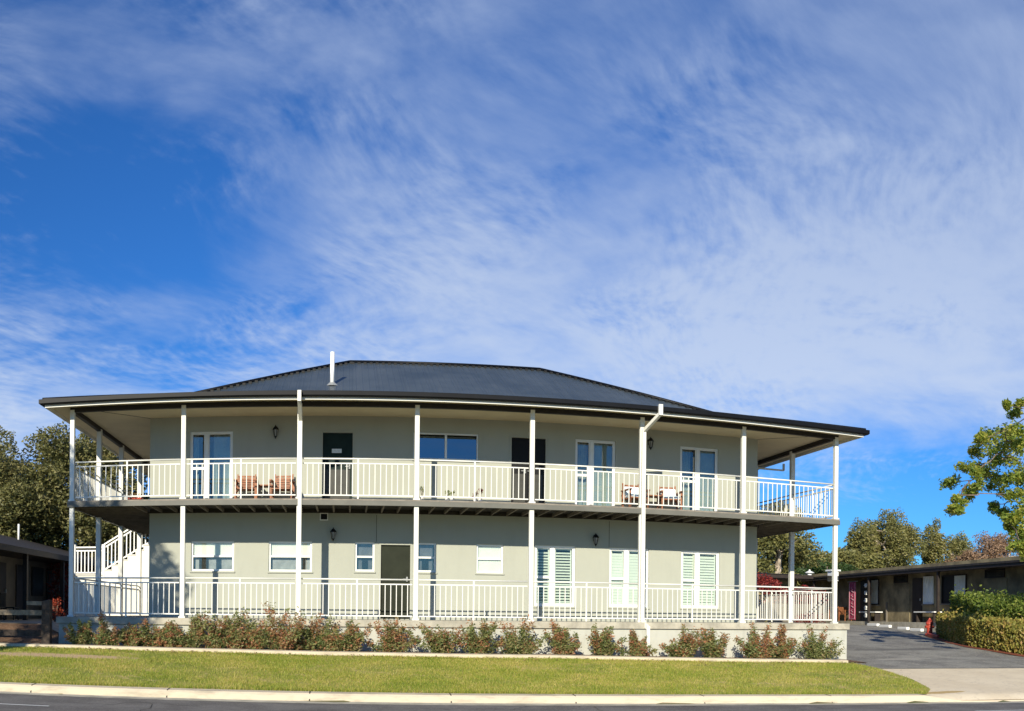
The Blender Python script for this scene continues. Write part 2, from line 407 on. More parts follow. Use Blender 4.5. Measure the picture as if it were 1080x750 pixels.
def apron_edge(x): return ip(x, [11.0, 13.0, 15, 18, 24, 60], [20.2, 20.2, 19.9, 19.3, 18.6, 18])
tag(sheet('driveway_apron', M['apron'], lin(11.0, 60, 120), lambda x: (Yc(x) + .02, apron_edge(x)), 20, -.004), kind='structure')
tag(sheet('driveway', M['driveasphalt'], lin(11.0, 60, 120), lambda x: (apron_edge(x) - .05, 44), 50, .004, zf=lambda x, y: gz(x, y)), kind='structure')
tag(sheet('garden_bed', M['soil'], lin(-30, 13.6, 90), lambda x: (YE - .02, 24.2 if x < -7.6 else 22.75), 8, .02), kind='structure')
tag(sheet('terrace_paving', M['paving'], lin(-16, -7.45, 20), lambda x: (24.2, 60), 20, .03), kind='structure')

def kerb_run(name, path, prof, m, kind='structure'):
    """sweep a cross-section (offset across, height) along a ground path"""
    V = []; Fc = []; n = len(prof)
    for x in path:
        for (o, z) in prof: V.append((x, Yc(x) + o, zroad(x) + z * (1.0 if x < 11.2 else max(.25, 1 - (x - 11.2) * .9))))
    for i in range(len(path) - 1):
        for k in range(n - 1):
            a = i * n + k; Fc.append((a, a + n, a + n + 1, a + 1))
    return tag(MB().add(V, Fc).build(name, m), kind=kind)
kerb_run('kerb', lin(-60, 40, 260), [(-.03, -.02), (0, .0), (.025, .11), (.06, .145), (.30, .158), (.33, .15), (.33, -.05)], M['kerb'])
gut = kerb_run('kerb_channel', lin(-60, 40, 260), [(-.34, .004), (-.03, .006), (-.005, .012)], M['concrete'])
jm = MB()
for x in [-30 + 2.45 * k + random.uniform(-.1, .1) for k in range(18)]:
    if x < 11: jm.add([(x, Yc(x) - .005, zroad(x) + .01), (x + .022, Yc(x) - .005, zroad(x) + .01), (x + .022, Yc(x) + .058, zroad(x) + .149), (x, Yc(x) + .058, zroad(x) + .149), (x, Yc(x) + .30, zroad(x) + .162), (x + .022, Yc(x) + .30, zroad(x) + .162)], [(0, 1, 2, 3), (3, 2, 5, 4)])
tag(jm.build('kerb_joints', M['deckdark']), kind='structure')
ck = MB(); rr = random.Random(9)
for k in range(16):
    x, y = rr.uniform(-6, 13), 0; y = Yc(x) - rr.uniform(.5, 2.2); a_ = rr.uniform(-.5, .5) + (0 if k % 3 else 1.3)
    for q in range(14):
        x2, y2 = x + math.cos(a_) * .16, y + math.sin(a_) * .16; nx_, ny_ = -math.sin(a_) * .006, math.cos(a_) * .006
        if y2 > Yc(x2) - .36: break
        ck.add([(x - nx_, y - ny_, zroad(x) + .004), (x2 - nx_, y2 - ny_, zroad(x2) + .004), (x2 + nx_, y2 + ny_, zroad(x2) + .004), (x + nx_, y + ny_, zroad(x) + .004)], [(0, 1, 2, 3)])
        x, y = x2, y2; a_ += rr.uniform(-.5, .5)
tag(ck.build('road_cracks', M['black']), kind='structure')
lm = MB()
for x0, x1 in ((-60, -4.6), (10.9, 40)):
    for a in lin(x0, x1, 60)[:-1]:
        b = a + (x1 - x0) / 60
        lm.add([(a, Yc(a) - 2.05, zroad(a) + .005), (b, Yc(b) - 2.05, zroad(b) + .005), (b, Yc(b) - 1.97, zroad(b) + .005), (a, Yc(a) - 1.97, zroad(a) + .005)], [(0, 1, 2, 3)])
tag(lm.build('road_edge_line', M['white']), kind='structure')
# edging strip between lawn and bed
em = MB(); pa = lin(-30, 12.9, 150)
V = []; Fc = []
for x in pa:
    w = .02 * math.sin(x * 1.7) + .015 * math.sin(x * 4.1); z = gz(x, YE)
    V += [(x, YE - .14 + w, z - .1), (x, YE - .14 + w, z + .07), (x, YE + .03 + w, z + .085), (x, YE + .03 + w, z - .1)]
for i in range(len(pa) - 1):
    for k in range(3): a = i * 4 + k; Fc.append((a, a + 4, a + 5, a + 1))
n0 = len(V) - 4; Fc.append((n0, n0 + 1, n0 + 2, n0 + 3))
em.add(V, Fc)
tag(em.build('garden_edging', M['kerb']), kind='structure')

def grass():
    n = 260000
    x = rng.uniform(-13, 13.1, n); t = rng.uniform(0, 1, n)
    yc = np.interp(x, _cx, _cs); y = yc + .30 + (YE - .12 - yc - .30) * t
    keep = x < np.interp(y, [p[1] for p in DIAG], [p[0] for p in DIAG]) + rng.normal(0, .05, n) - .02
    dpat = np.minimum(1, 1.5 * np.exp(-((x + 6.6) / 2.3) ** 2 - ((y - 20.0) / .38) ** 2)); keep &= rng.uniform(0, 1, n) > dpat * .95
    bare = np.sin(x * .9 + 1.3 * np.sin(y * 1.4)) * np.sin(y * 1.9 + x * .45 + 2) + .5 * np.sin(x * 3.1 + y * 2.3) * np.sin(y * 4.1 - x * 1.2); tuft = np.clip(.75 - .75 * bare, 0, 1); keep &= rng.uniform(0, 1, n) < .22 + .78 * tuft
    x, y = x[keep], y[keep]; n = len(x)
    z = np.array([gz(a, b) for a, b in zip(x, y)]) + .008
    edge = (y - np.interp(x, _cx, _cs) < .42)
    h = rng.uniform(.02, .058, n) * np.where(edge, 1.7, 1); w = rng.uniform(.004, .008, n); a = rng.uniform(0, 6.28, n)
    lx, ly = rng.normal(0, .018, n), rng.normal(0, .018, n) - np.where(edge, rng.uniform(0, .06, n), 0)
    V = np.empty((n, 3, 3)); ca, sa = np.cos(a) * w, np.sin(a) * w
    V[:, 0] = np.stack([x - ca, y - sa, z], 1); V[:, 1] = np.stack([x + ca, y + sa, z], 1); V[:, 2] = np.stack([x + lx, y + ly, z + h], 1)
    o = fast_mesh('grass', leafmat('grass_blades', ((.15, .25, .02), (.30, .38, .04), (.52, .48, .10), (.70, .56, .22)), .5, .7), V.reshape(-1, 3), np.arange(3 * n).reshape(n, 3), k=3)
    tag(o, kind='stuff'); o['label'] = 'short mown yellow-green grass covering the verge lawn'; o['category'] = 'grass'
grass()

# ---------------------------------------------------------------- the two-storey building
PX = [-6.95 + 2.9 * i for i in range(8)]; PY = 22.91
WX0, WX1, WY, BY = -5.27, 11.68, 24.60, 35.3
Z1, Z2 = 1.41, 4.38          # deck levels
ZS = 6.79                    # soffit
BX = thing('two_storey_building', 'two-storey cream motel building with white verandah rails and a dark hipped steel roof', 'building', (3.2, 28.0, .6))

def wall_holes(mb, x0, x1, z0, z1, y, holes, dep=.11):
    xs = sorted({x0, x1, *[h[0] for h in holes], *[h[1] for h in holes]}); zs = sorted({z0, z1, *[h[2] for h in holes], *[h[3] for h in holes]})
    for i in range(len(xs) - 1):
        for j in range(len(zs) - 1):
            cx, cz = (xs[i] + xs[i+1]) / 2, (zs[j] + zs[j+1]) / 2
            if any(h[0] < cx < h[1] and h[2] < cz < h[3] for h in holes): continue
            mb.add([(xs[i], y, zs[j]), (xs[i+1], y, zs[j]), (xs[i+1], y, zs[j+1]), (xs[i], y, zs[j+1])], [(0, 1, 2, 3)])
    for a, b, c, d in holes:
        mb.add([(a,y,c),(b,y,c),(b,y,d),(a,y,d),(a,y+dep,c),(b,y+dep,c),(b,y+dep,d),(a,y+dep,d)], [(0,3,7,4),(1,5,6,2),(3,2,6,7),(0,4,5,1)])
UPH = dict(U1=(-4.18, -3.02, Z2 + .02, 6.40), U2=(-.67, .22, Z2 + .02, 6.40), U3=(1.78, 3.53, 5.68, 6.40), U4=(4.38, 5.42, Z2 + .02, 6.40), U5=(6.20, 7.35, Z2 + .02, 6.40), U6=(9.26, 10.43, Z2 + .02, 6.40))
LOH = dict(L1=(-4.12, -2.96, 2.66, 3.46), L2=(-2.03, -.88, 2.66, 3.46), L3=(.26, .78, 2.68, 3.46), L4=(.90, 1.78, Z1 + .02, 3.44), L5=(1.90, 2.42, 2.68, 3.46), L6=(3.50, 4.23, 2.68, 3.45), L7=(5.09, 6.23, 1.81, 3.46), L8=(7.20, 8.35, 1.81, 3.45), L9=(9.32, 10.50, 1.81, 3.44))
wm = MB()
wall_holes(wm, WX0, WX1, Z1, ZS + .05, WY, list(UPH.values()) + list(LOH.values()))
wm.add([(WX0,WY,Z1),(WX0,BY,Z1),(WX0,BY,ZS+.05),(WX0,WY,ZS+.05)], [(0,3,2,1)])
wm.add([(WX1,WY,Z1),(WX1,BY,Z1),(WX1,BY,ZS+.05),(WX1,WY,ZS+.05)], [(0,1,2,3)])
wm.add([(WX0,BY,Z1),(WX1,BY,Z1),(WX1,BY,ZS+.05),(WX0,BY,ZS+.05)], [(0,3,2,1)])
wm.build('wall', M['wall'], BX)
rm_ = MB()   # dark rooms behind the openings
rm_.box(WX0 + .15, WX1 - .15, 28.2, 28.3, Z1, ZS); rm_.box(WX0 + .15, WX1 - .15, WY + .16, 28.2, Z2 - .3, Z2 - .02); rm_.box(WX0 + .15, WX1 - .15, WY + .16, 28.2, Z1 - .05, Z1)
rm_.build('interior', M['dark'], BX)
j = MB()
for X in (.82, 7.18): MB().box(X, X + .012, WY - .003, WY + .01, 3.47, Z2 - .2).build('control_joint', M['beam'], BX)

def frame_rect(mb, a, b, c, d, y0, y1, w, bottom=True, wt=None):
    wt = wt or w
    mb.box(a, a + w, y0, y1, c, d); mb.box(b - w, b, y0, y1, c, d); mb.box(a + w, b - w, y0, y1, d - wt, d)
    if bottom: mb.box(a + w, b - w, y0, y1, c, c + w)
YF0, YF1, YG = WY + .045, WY + .105, WY + .08
def curtain(mb, a, b, c, d, y, amp=.025, wl=.11, step=.012):
    n = int((b - a) / step); vs = []
    for i in range(n + 1):
        x = a + (b - a) * i / n; yy = y + amp * math.sin(2 * math.pi * x / wl) + amp * .5 * math.sin(2 * math.pi * x / (wl * 2.7) + 1)
        vs += [(x, yy, c), (x, yy, d)]
    mb.add(vs, [(2*i, 2*i+2, 2*i+3, 2*i+1) for i in range(n)])
def pane(mb, a, b, c, d, y=YG): mb.box(a, b, y, y + .006, c, d)
def sill(a, b, c, par): MB().box(a - .03, b + .03, WY - .035, WY + .05, c - .045, c - .003).build('sill', M['wall'], par, bevel=.006)

def unit(h, ls, name, shut=None, curt=0., lab=None, transom=None, pm='window'):
    """left sash of width ls, broad mullion, fixed light on the right"""
    a, b, c, d = h; m = MB(); frame_rect(m, a, b, c, d, YF0, YF1, .045)
    mx = a + .045 + ls; m.box(mx, mx + .09, YF0 - .01, YF1, c + .045, d - .045)
    w = m.build(name, M['white'], BX, bevel=.004)
    if lab: w['label'] = lab
    tr = transom if transom else (c + d) / 2
    s = MB(); s.box(a + .045, mx, YF0 + .005, YF1 - .008, tr - .035, tr + .035); frame_rect(s, a + .045, mx, c + .045, d - .045, YF0 + .012, YF1 - .012, .03)
    frame_rect(s, mx + .09, b - .045, c + .045, d - .045, YF0 + .012, YF1 - .012, .03); s.build('sash', M['white'], w, bevel=.003)
    p = MB(); pane(p, a + .075, mx - .03, c + .07, d - .07); pane(p, mx + .12, b - .075, c + .07, d - .07); p.build('pane', M[pm], w)
    return w, mx
# upper glazed units with curtains
for key, ls, cu in (('U1', .36, 'right'), ('U5', .38, 'right'), ('U6', .46, 'right')):
    a, b, c, d = UPH[key]
    w, mx = unit((a, b, c, d), ls, 'window', transom=5.42, pm='window')
    cm = MB(); curtain(cm, mx + .10 + (.12 if key == 'U1' else 0), b - .05, c + .06, d - .06, WY + .20, .012, .16)
    cm.build('curtain', M['curtain'], w)
    cm = MB(); curtain(cm, a + .06, a + (.20 if key == 'U1' else .42), c + .06, d - .06 , WY + .30); cm.build('curtain', M['curtain'], w)
# U3: wide sliding window
a, b, c, d = UPH['U3']; m = MB(); frame_rect(m, a, b, c, d, YF0, YF1, .045); m.box((a+b)/2 - .03, (a+b)/2 + .03, YF0 - .01, YF1, c + .045, d - .045)
w = m.build('window', M['white'], BX, bevel=.004); p = MB(); pane(p, a + .045, (a+b)/2 - .03, c + .045, d - .045); pane(p, (a+b)/2 + .03, b - .045, c + .045, d - .045); p.build('pane', M['bluewin'], w); sill(a, b, c, w)
# U2, U4: dark doors
def door(h, dm, double=False, screen=None, lab=None):
    a, b, c, d = h; m = MB(); frame_rect(m, a, b, c, d, WY - .012, WY + .10, .05, False)
    leaf = MB(); xs = ((a + .05, b - .05),) if not double else ((a + .05, (a+b)/2 - .006), ((a+b)/2 + .006, b - .05))
    for x0, x1 in xs: leaf.box(x0, x1, WY + .06, WY + .10, c + .02, d - .05)
    lf = leaf.build('door', dm, BX)
    if lab: lf['label'] = lab
    m.build('door_frame', M['wall'], lf, bevel=.004)
    hm = MB()
    for x0, x1 in xs:
        X = x1 - .08 if not double or x0 == xs[0][0] else x0 + .08
        hm.box(X - .022, X + .022, WY + .03, WY + .06, c + 1.0, c + 1.12); hm.bar((X, WY + .02, c + 1.06), (X - .11, WY + .02, c + 1.06), .02, .02)
    hm.build('handle', M['steel'], lf)
    if screen:
        sm = MB()
        for x0, x1 in xs: sm.box(x0 + .07, x1 - .07, WY + .052, WY + .06, c + .12, c + .98)
        sm.build('lower_panel', screen, lf)
    return lf
door(UPH['U2'], M['darkdoor'], screen=M['screen'], lab='dark green upper door carrying a small white plate')
door(UPH['U4'], M['black'], double=True, screen=M['screen'], lab='wide black double door on the upper verandah')
door(LOH['L4'], M['olive'], lab='olive green door on the ground floor')
# lower awning windows
def sashwin(h, upper_blind=False, lower_blind=False, dark=None):
    a, b, c, d = h; m = MB(); frame_rect(m, a, b, c, d, YF0, YF1, .05, wt=.045); zc = (c + d) / 2; m.box(a + .05, b - .05, YF0 - .004, YF1, zc - .025, zc + .025)
    w = m.build('window', M['white'], BX, bevel=.004); p = MB(); pane(p, a + .05, b - .05, c + .05, zc - .025); pane(p, a + .05, b - .05, zc + .025, d - .045)
    p.build('pane', M['clearwin'] if upper_blind else M['lowwin'], w)
    if upper_blind: MB().box(a + .052, b - .052, YG + .03, YG + .04, zc - .02, d - .05).build('blind', M['blind'], w)
    if lower_blind: MB().box(a + .052, b - .052, YG + .03, YG + .04, c + .05, zc - .02).build('blind', M['blind'], w)
    if not lower_blind:
        gm_ = MB().box(a + .052, b - .052, YG + .10, YG + .11, c + .05, (zc if upper_blind else d - .05))
        gm_.build('inner_curtain', M['greycurt'], w)
    if dark: MB().box(dark[0], dark[1], YG + .05, YG + .08, c + .06, zc - .03).build('inner_object', M['black'], w)
    sill(a, b, c, w); return w
M['greycurt'] = mat('grey_net_curtain', (.27, .28, .29), .9, .08, 6)
sashwin(LOH['L1'], True, dark=(-3.92, -3.68)); sashwin(LOH['L2'], True, dark=(-1.16, -1.07))
sashwin(LOH['L3'], dark=(.45, .60)); sashwin(LOH['L5'], dark=(2.05, 2.22)); sashwin(LOH['L6'], True, True)
# lower shuttered units
for key, gap in (('L7', 52), ('L8', 14), ('L9', 30)):
    w, mx = unit(LOH[key], .42, 'window', transom=2.60, pm='clearwin'); a, b, c, d = LOH[key]
    for x0, x1 in ((a + .08, mx - .03), (mx + .12, b - .08)):
        sm = MB(); fr = MB(); frame_rect(fr, x0, x1, c + .07, d - .07, WY + .125, WY + .15, .035)
        z = c + .13
        while z < d - .12:
            t = R(90 - gap); hy, hz = .040 * math.cos(t), .040 * math.sin(t)
            sm.add([(x0 + .035, WY + .137 - hy, z - hz), (x1 - .035, WY + .137 - hy, z - hz), (x1 - .035, WY + .137 + hy, z + hz), (x0 + .035, WY + .137 + hy, z + hz)], [(0, 1, 2, 3)])
            z += .078
        sm.add(fr.v, fr.f); sm.build('shutter', M['shutter'], w)
    sill(a, b, c, w)
# vent
a, b, c, d = -.68, -.46, 4.02, 4.22
v = MB(); frame_rect(v, a, b, c, d, WY - .02, WY + .0, .025); w = v.build('vent', M['white'], BX)
v = MB().box(a + .025, b - .025, WY - .008, WY - .003, c + .025, d - .025); v.build('vent_opening', M['black'], w)

# decks ---------------------------------------------------------------
DX0, DX1, DY0, DY1 = PX[0] - .09, PX[7] + .09, PY - .10, 37.0
def ring(mb, z0, z1, x0, x1, y0, y1, ix0, ix1, iy0, iy1):
    mb.box(x0, x1, y0, iy0, z0, z1); mb.box(x0, x1, iy1, y1, z0, z1); mb.box(x0, ix0, iy0, iy1, z0, z1); mb.box(ix1, x1, iy0, iy1, z0, z1)
u = MB(); ring(u, Z2 - .035, Z2, DX0, DX1, DY0, DY1, WX0 - .002, WX1 + .002, WY - .002, BY + .002); ud = u.build('upper_deck', M['decktop'], BX)
e = MB(); ring(e, Z2 - .155, Z2 - .037, DX0 - .01, DX1 + .01, DY0 - .01, DY1 + .01, DX0 + .04, DX1 - .04, DY0 + .04, DY1 - .04); e.build('edge_beam', M['greyband'], ud)
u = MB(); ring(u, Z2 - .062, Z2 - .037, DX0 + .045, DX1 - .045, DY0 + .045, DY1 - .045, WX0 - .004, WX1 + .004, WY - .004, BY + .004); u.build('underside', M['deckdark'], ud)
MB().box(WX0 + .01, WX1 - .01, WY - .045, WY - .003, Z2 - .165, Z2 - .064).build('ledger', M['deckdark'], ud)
jo = MB(); x = WX0 - .1
while x < WX1 + .2: jo.box(x, x + .045, DY0 + .045, WY - .046, Z2 - .150, Z2 - .064); x += .42
y = DY0 + .5
while y < 36.5:
    jo.box(DX0 + .045, WX0 - .14, y, y + .045, Z2 - .150, Z2 - .064); jo.box(WX1 + .25, DX1 - .045, y, y + .045, Z2 - .150, Z2 - .064); y += .42
jo.build('joist_framing', M['joist'], ud)
lw_ = MB(); PX0, PX1, PYF = -7.28, 13.72, 22.66
lw_.box(PX0, PX1, PYF, 37.2, Z1 - .17, Z1); ld = lw_.build('lower_deck', M['concrete'], BX, bevel=.01)
MB().box(PX0 + .06, PX1 - .06, PYF + .06, 37.1, -.2, Z1 - .172).build('plinth', M['plinth'], BX)

# posts, balustrades ----------------------------------------------------
def rail_run(a, b, z, par=BX, nmid=1):
    """one bay of balustrade between two posts; a, b are (x, y)"""
    a, b = Vector((*a, 0)), Vector((*b, 0)); d = (b - a); L = d.length; d = d / L
    at = lambda t, h: a + d * t + Vector((0, 0, z + h))
    m = MB(); n = max(2, round(L / .142))
    for i in range(1, n):
        if n % 2 == 0 and i == n // 2: continue
        m.bar(at(L * i / n, .10), at(L * i / n, .885), .020, .020)
    m.bar(at(.03, .10), at(L - .03, .10), .030, .030); m.bar(at(.03, .885), at(L - .03, .885), .030, .030)
    o = m.build('balustrade', M['cream'], par)
    MB().tube([at(.02, 1.0), at(L - .02, 1.0)], .020, 8).build('handrail', M['cream'], o, smooth=True)
    MB().bar(at(L / 2, .01), at(L / 2, .985), .038, .038).build('mid_post', M['cream'], o)
    return o
for i, X in enumerate(PX):
    for z0, z1, nm in ((Z1, Z2 - .156, 'verandah_post'), (Z2, 6.73, 'verandah_post')):
        p = MB().box(X - .057, X + .057, PY - .057, PY + .057, z0, z1).build(nm, M['cream'], BX, bevel=.006)
        MB().box(X - .085, X + .085, PY - .085, PY + .085, z0, z0 + .04).build('post_base', M['cream'], p, bevel=.005)
for i in range(7):
    for z in (Z1, Z2): rail_run((PX[i] + .057, PY), (PX[i + 1] - .057, PY), z)
for X, dy in ((PX[0], 2.64), (PX[7], 2.68)):
    ys = [PY + dy * k for k in range(6)]
    for y in ys[1:]:
        for z0, z1 in ((Z1, Z2 - .156), (Z2, 6.73)): MB().box(X - .068, X + .068, y - .068, y + .068, z0, z1).build('verandah_post', M['cream'], BX, bevel=.006)
    for k in range(5):
        for z in (Z1, Z2):
            if z == Z1 and X < 0 and k >= 3: continue
            rail_run((X, ys[k] + .06), (X, ys[k + 1] - .06), z)

# beams, soffit, fascia, gutter ------------------------------------------
GX0, GX1, GY0, GY1 = PX[0] - .57, PX[7] + .57, PY - .58, 37.55
b_ = MB()
b_.box(PX[0] - .06, PX[7] + .06, PY - .05, PY + .05, 6.665, ZS - .002)
for X in (PX[0], PX[7]): b_.box(X - .05, X + .05, PY + .052, 36.9, 6.665, ZS - .002)
b_.build('verandah_beam', M['beam'], BX)
sf = MB(); ring(sf, ZS, ZS + .02, GX0 + .03, GX1 - .03, GY0 + .03, GY1 - .03, WX0, WX1, WY, BY); so = sf.build('soffit', M['soffit'], BX)
MB().bar((PX[0] + .05, PY + .05, ZS - .002), (WX0, WY, ZS - .002), .025, .006).build('joint_strip', M['beam'], so); MB().bar((PX[7] - .05, PY + .05, ZS - .002), (WX1, WY, ZS - .002), .025, .006).build('joint_strip', M['beam'], so)
fa = MB(); ring(fa, 6.705, 6.80, GX0, GX1, GY0, GY1, GX0 + .028, GX1 - .028, GY0 + .028, GY1 - .028); fa.build('fascia', M['cream'], BX)
# gutter: quad profile swept round the eave
def gutter(z0, z1, out):
    prof = [(0, z0 + .02), (-.015, z0), (-out * .75, z0), (-out, z0 + .03), (-out, z1), (-out + .015, z1 + .006), (-out + .015, z0 + .05), (-.01, z0 + .05)]
    m = MB(); c = []
    for (sx, sy, x, y) in ((-1, -1, GX0, GY0), (1, -1, GX1, GY0), (1, 1, GX1, GY1), (-1, 1, GX0, GY1)):
        c += [(x - sx * (o), y - sy * (o), z) if False else (x + sx * (-o), y + sy * (-o), z) for o, z in prof]
    n = len(prof); fs = []
    for q in range(4):
        for k in range(n - 1): fs.append((q * n + k, ((q + 1) % 4) * n + k, ((q + 1) % 4) * n + k + 1, q * n + k + 1))
    m.add(c, fs); return m
gt = gutter(6.765, 6.895, .125).build('gutter', M['roofdark'], BX)
# roof
def roof():
    T = [0, 3.25, 7.68]; Zr = [6.875, 7.60, 9.64]
    x0, x1, y0, y1 = GX0 - .04, GX1 + .04, GY0 - .04, GY1 + .04
    half = (y1 - y0) / 2; T[2] = half
    rings = [[(x0 + t, y0 + t, z), (x1 - t, y0 + t, z), (x1 - t, y1 - t, z), (x0 + t, y1 - t, z)] for t, z in zip(T, Zr)]
    vs = [p for r in rings for p in r]; fs = []
    for k in range(2):
        for q in range(4): fs.append((k*4+q, k*4+(q+1) % 4, (k+1)*4+(q+1) % 4, (k+1)*4+q))
    m = MB().add(vs, fs); o = m.build('roof', M['roof'], BX)
    uvl = o.data.uv_layers.new(name='UVMap')
    for p in o.data.polygons:
        nrm = p.normal
        for li in p.loop_indices:
            co = o.data.vertices[o.data.loops[li].vertex_index].co
            uvl.data[li].uv = (co.x if abs(nrm.y) > abs(nrm.x) else co.y, co.z)
    cp = MB()
    for q in range(4):
        for k in range(2): cp.tube([Vector(rings[k][q]) + Vector((0, 0, .03)), Vector(rings[k+1][q]) + Vector((0, 0, .03))], .05, 6)
    cp.tube([Vector(rings[2][0]) + Vector((0, 0, .03)), Vector(rings[2][1]) + Vector((0, 0, .03))], .05, 6)
    cp.build('ridge_cap', M['roofdark'], o, smooth=True)
    # scalloped flashing under the cap: little teeth over each rib
    th = MB(); A, B = Vector(rings[2][0]), Vector(rings[2][1]); n = int((B - A).length / .19)
    for i in range(n):
        p = A + (B - A) * (i + .5) / n; th.box(p.x - .045, p.x + .045, p.y - .20, p.y - .12, p.z - .09, p.z - .035)
    for q, s in ((0, 1), (1, -1)):
        A, B = Vector(rings[1][q]), Vector(rings[2][q]); n = int((B - A).length / .24)
        for i in range(n):
            p = A + (B - A) * (i + .5) / n; th.box(p.x - .045 + s * .12, p.x + .045 + s * .12, p.y - .07, p.y + .01, p.z - .03, p.z + .03)
    tag(th.build('cap_notches', M['black'], o), kind='stuff')
    fx, fy = -.42, 26.7; fz = 7.60 + (fy - (y0 + 3.25)) * (9.64 - 7.60) / (half - 3.25)
    fl = MB().tube([(fx, fy, fz - .05), (fx, fy, fz + .93)], .064, 14).build('flue_pipe', M['gal'], o, smooth=True)
    MB().tube([(fx, fy, fz - .06), (fx, fy, fz + .05)], [.2, .08], 14).build('flashing', M['steel'], fl)
    rs = MB(); return o
    for k in range(-4, 5): rs.bar((fx + k * .09, fy - .1, fz - .02), (fx + k * .09, fy - .1 - .55 + abs(k) * .05, fz - .02 - (.6 - abs(k) * .05) * .47 + .03), .022, .012)
    rs.build('tray_ribs', M['steel'], fl)
    return o
roof()
# downpipes
dp = MB(); X = PX[2] + .02; Yd = GY0 - .09
dp.box(X - .045, X + .045, Yd - .14, Yd - .05, 6.62, 6.88); dp.bar((X, Yd - .08, 6.64), (X, PY - .11, 6.30), .09, .07); dp.box(X - .045, X + .045, PY - .145, PY - .065, Z1 - .2, 6.34)
dp.build('downpipe', M['cream'], BX)
dp = MB(); X1_ = PX[5] + .14 + .1; X = PX[5] + .02
dp.box(X1_ - .05, X1_ + .05, Yd - .14, Yd - .05, 6.66, 6.93); dp.bar((X1_, Yd - .09, 6.70), (X, PY - .11, 6.36), .085, .085); dp.box(X - .05, X + .05, PY - .15, PY - .065, Z1 + .05, 6.40)
dp.bar((X, PY - .11, Z1 + .08), (X + .10, PYF - .05, Z1 - .15), .085, .085); dp.box(X + .055, X + .145, PYF - .09, PYF - .005, .6, Z1 - .1)
dp.build('downpipe', M['cream'], BX)
br = MB(); br.bar((GX1 - .05, 27.2, 6.62), (GX1 - .05, 27.2, 6.40), .06, .06); br.bar((GX1 - .05, 27.2, 6.40), (GX1 - 1.2, 27.2, 6.40), .06, .05); br.build('downpipe', M['cream'], BX)

# outside stair at the back left ------------------------------------------
ST = thing('outside_stair', 'cream painted outside staircase with white rails at the rear left of the motel building', 'staircase', (-7.5, 32.0, 1.3))
zb = 1.25; lz = 2.80
st = MB(); st.box(-9.55, -8.40, 31.6, 32.7, zb, lz)
nst = 9; rise = (Z2 - lz) / nst; run = .285
for k in range(nst): st.box(-8.40 + k * run, -8.40 + (k + 1) * run, 31.6, 32.7, zb, lz + rise * (k + 1))
st.build('stair_body', M['cream'], ST)
ln = MB()
for k in range(nst): ln.box(-8.42 + k * run, -8.40 + (k + 1) * run, 31.57, 32.73, lz + rise * (k + 1), lz + rise * (k + 1) + .035)
ln.box(-9.6, -8.42, 31.55, 32.73, lz, lz + .04); ln.build('treads', M['cream'], ST)
for x0, x1, za, zb2 in ((-9.5, -8.45, lz, lz), (-8.40, -8.40 + nst * run, lz + .1, Z2 + .05)):
    m = MB(); n = int((x1 - x0) / .13)
    for i in range(n + 1):
        x = x0 + (x1 - x0) * i / n; z = za + (zb2 - za) * i / n; m.box(x - .018, x + .018, 31.63, 31.67, z + .08, z + .88)
    m.bar((x0, 31.65, za + .10), (x1, 31.65, zb2 + .10), .05, .05); m.bar((x0, 31.65, za + .88), (x1, 31.65, zb2 + .88), .05, .05)
    o = m.build('balustrade', M['white'], ST); MB().bar((x0, 31.65, za + 1.0), (x1, 31.65, zb2 + 1.0), .06, .05).build('handrail', M['white'], o)
for x, z in ((-9.5, lz), (-8.42, lz)): MB().box(x - .06, x + .06, 31.58, 31.70, z - .1, z + 1.1).build('newel_post', M['white'], ST, bevel=.01)

# lanterns -----------------------------------------------------------------
def lantern():
    t = thing('wall_lantern', '', 'wall lamp', local=True, group='black coach lanterns on the front wall')
    MB().box(-.035, .035, -.02, 0, -.06, .10).build('wall_plate', M['black'], t)
    MB().tube([(0, -.01, .03), (0, -.07, .0), (0, -.13, .07), (0, -.12, .12)], .011, 6).build('bracket', M['black'], t)
    b = MB(); b.lathe((0, -.12, 0), [(.085, .02), (.088, .035), (.05, .09), (.015, .12), (.008, .15)], 6); b.lathe((0, -.12, 0), [(.004, -.22), (.02, -.19), (.03, -.17), (.035, -.15)], 6)
    for k in range(6):
        a = math.pi / 3 * k; b.bar((.072 * math.cos(a), -.12 + .072 * math.sin(a), .02), (.037 * math.cos(a), -.12 + .037 * math.sin(a), -.16), .009, .009)
    b.build('lantern_cap', M['black'], t)
    MB().lathe((0, -.12, 0), [(.033, -.15), (.066, .018)], 6).build('lantern_glass', M['lampglass'], t)
    return t
M['lampglass'] = mat('lamp_glass', (.30, .30, .27), .2, .05, 5)
l0 = lantern()
for i, (x, z, lb) in enumerate(((-1.87, 6.38, 'black coach lantern on the upper wall left of the dark green door'), (8.33, 6.42, 'black coach lantern on the upper wall near the right downpipe'),
                                (-.32, 3.68, 'black coach lantern on the ground floor wall beside the small vent'), (6.77, 3.68, 'black coach lantern on the ground floor wall between two shuttered windows'))):
    o = l0 if i == 0 else copy_tree(l0); o.location = (x, WY - .003, z); o['label'] = lb
# door plate
sg = thing('door_plate', 'small white name plate fixed to the dark green upper door', 'sign', (-.25, WY + .052, 5.88))
MB().box(-.38, -.12, WY + .047, WY + .0595, 5.82, 5.93).build('plate', M['white'], sg, bevel=.004)
pm = MB()
for k in range(6): x = -.355 + k * .037; pm.box(x, x + .006, WY + .0445, WY + .047, 5.85, 5.90); pm.box(x + .006, x + .022, WY + .0445, WY + .047, 5.895 if k % 2 else 5.85, 5.90 if k % 2 else 5.856)
pm.build('lettering', M['steel'], sg)

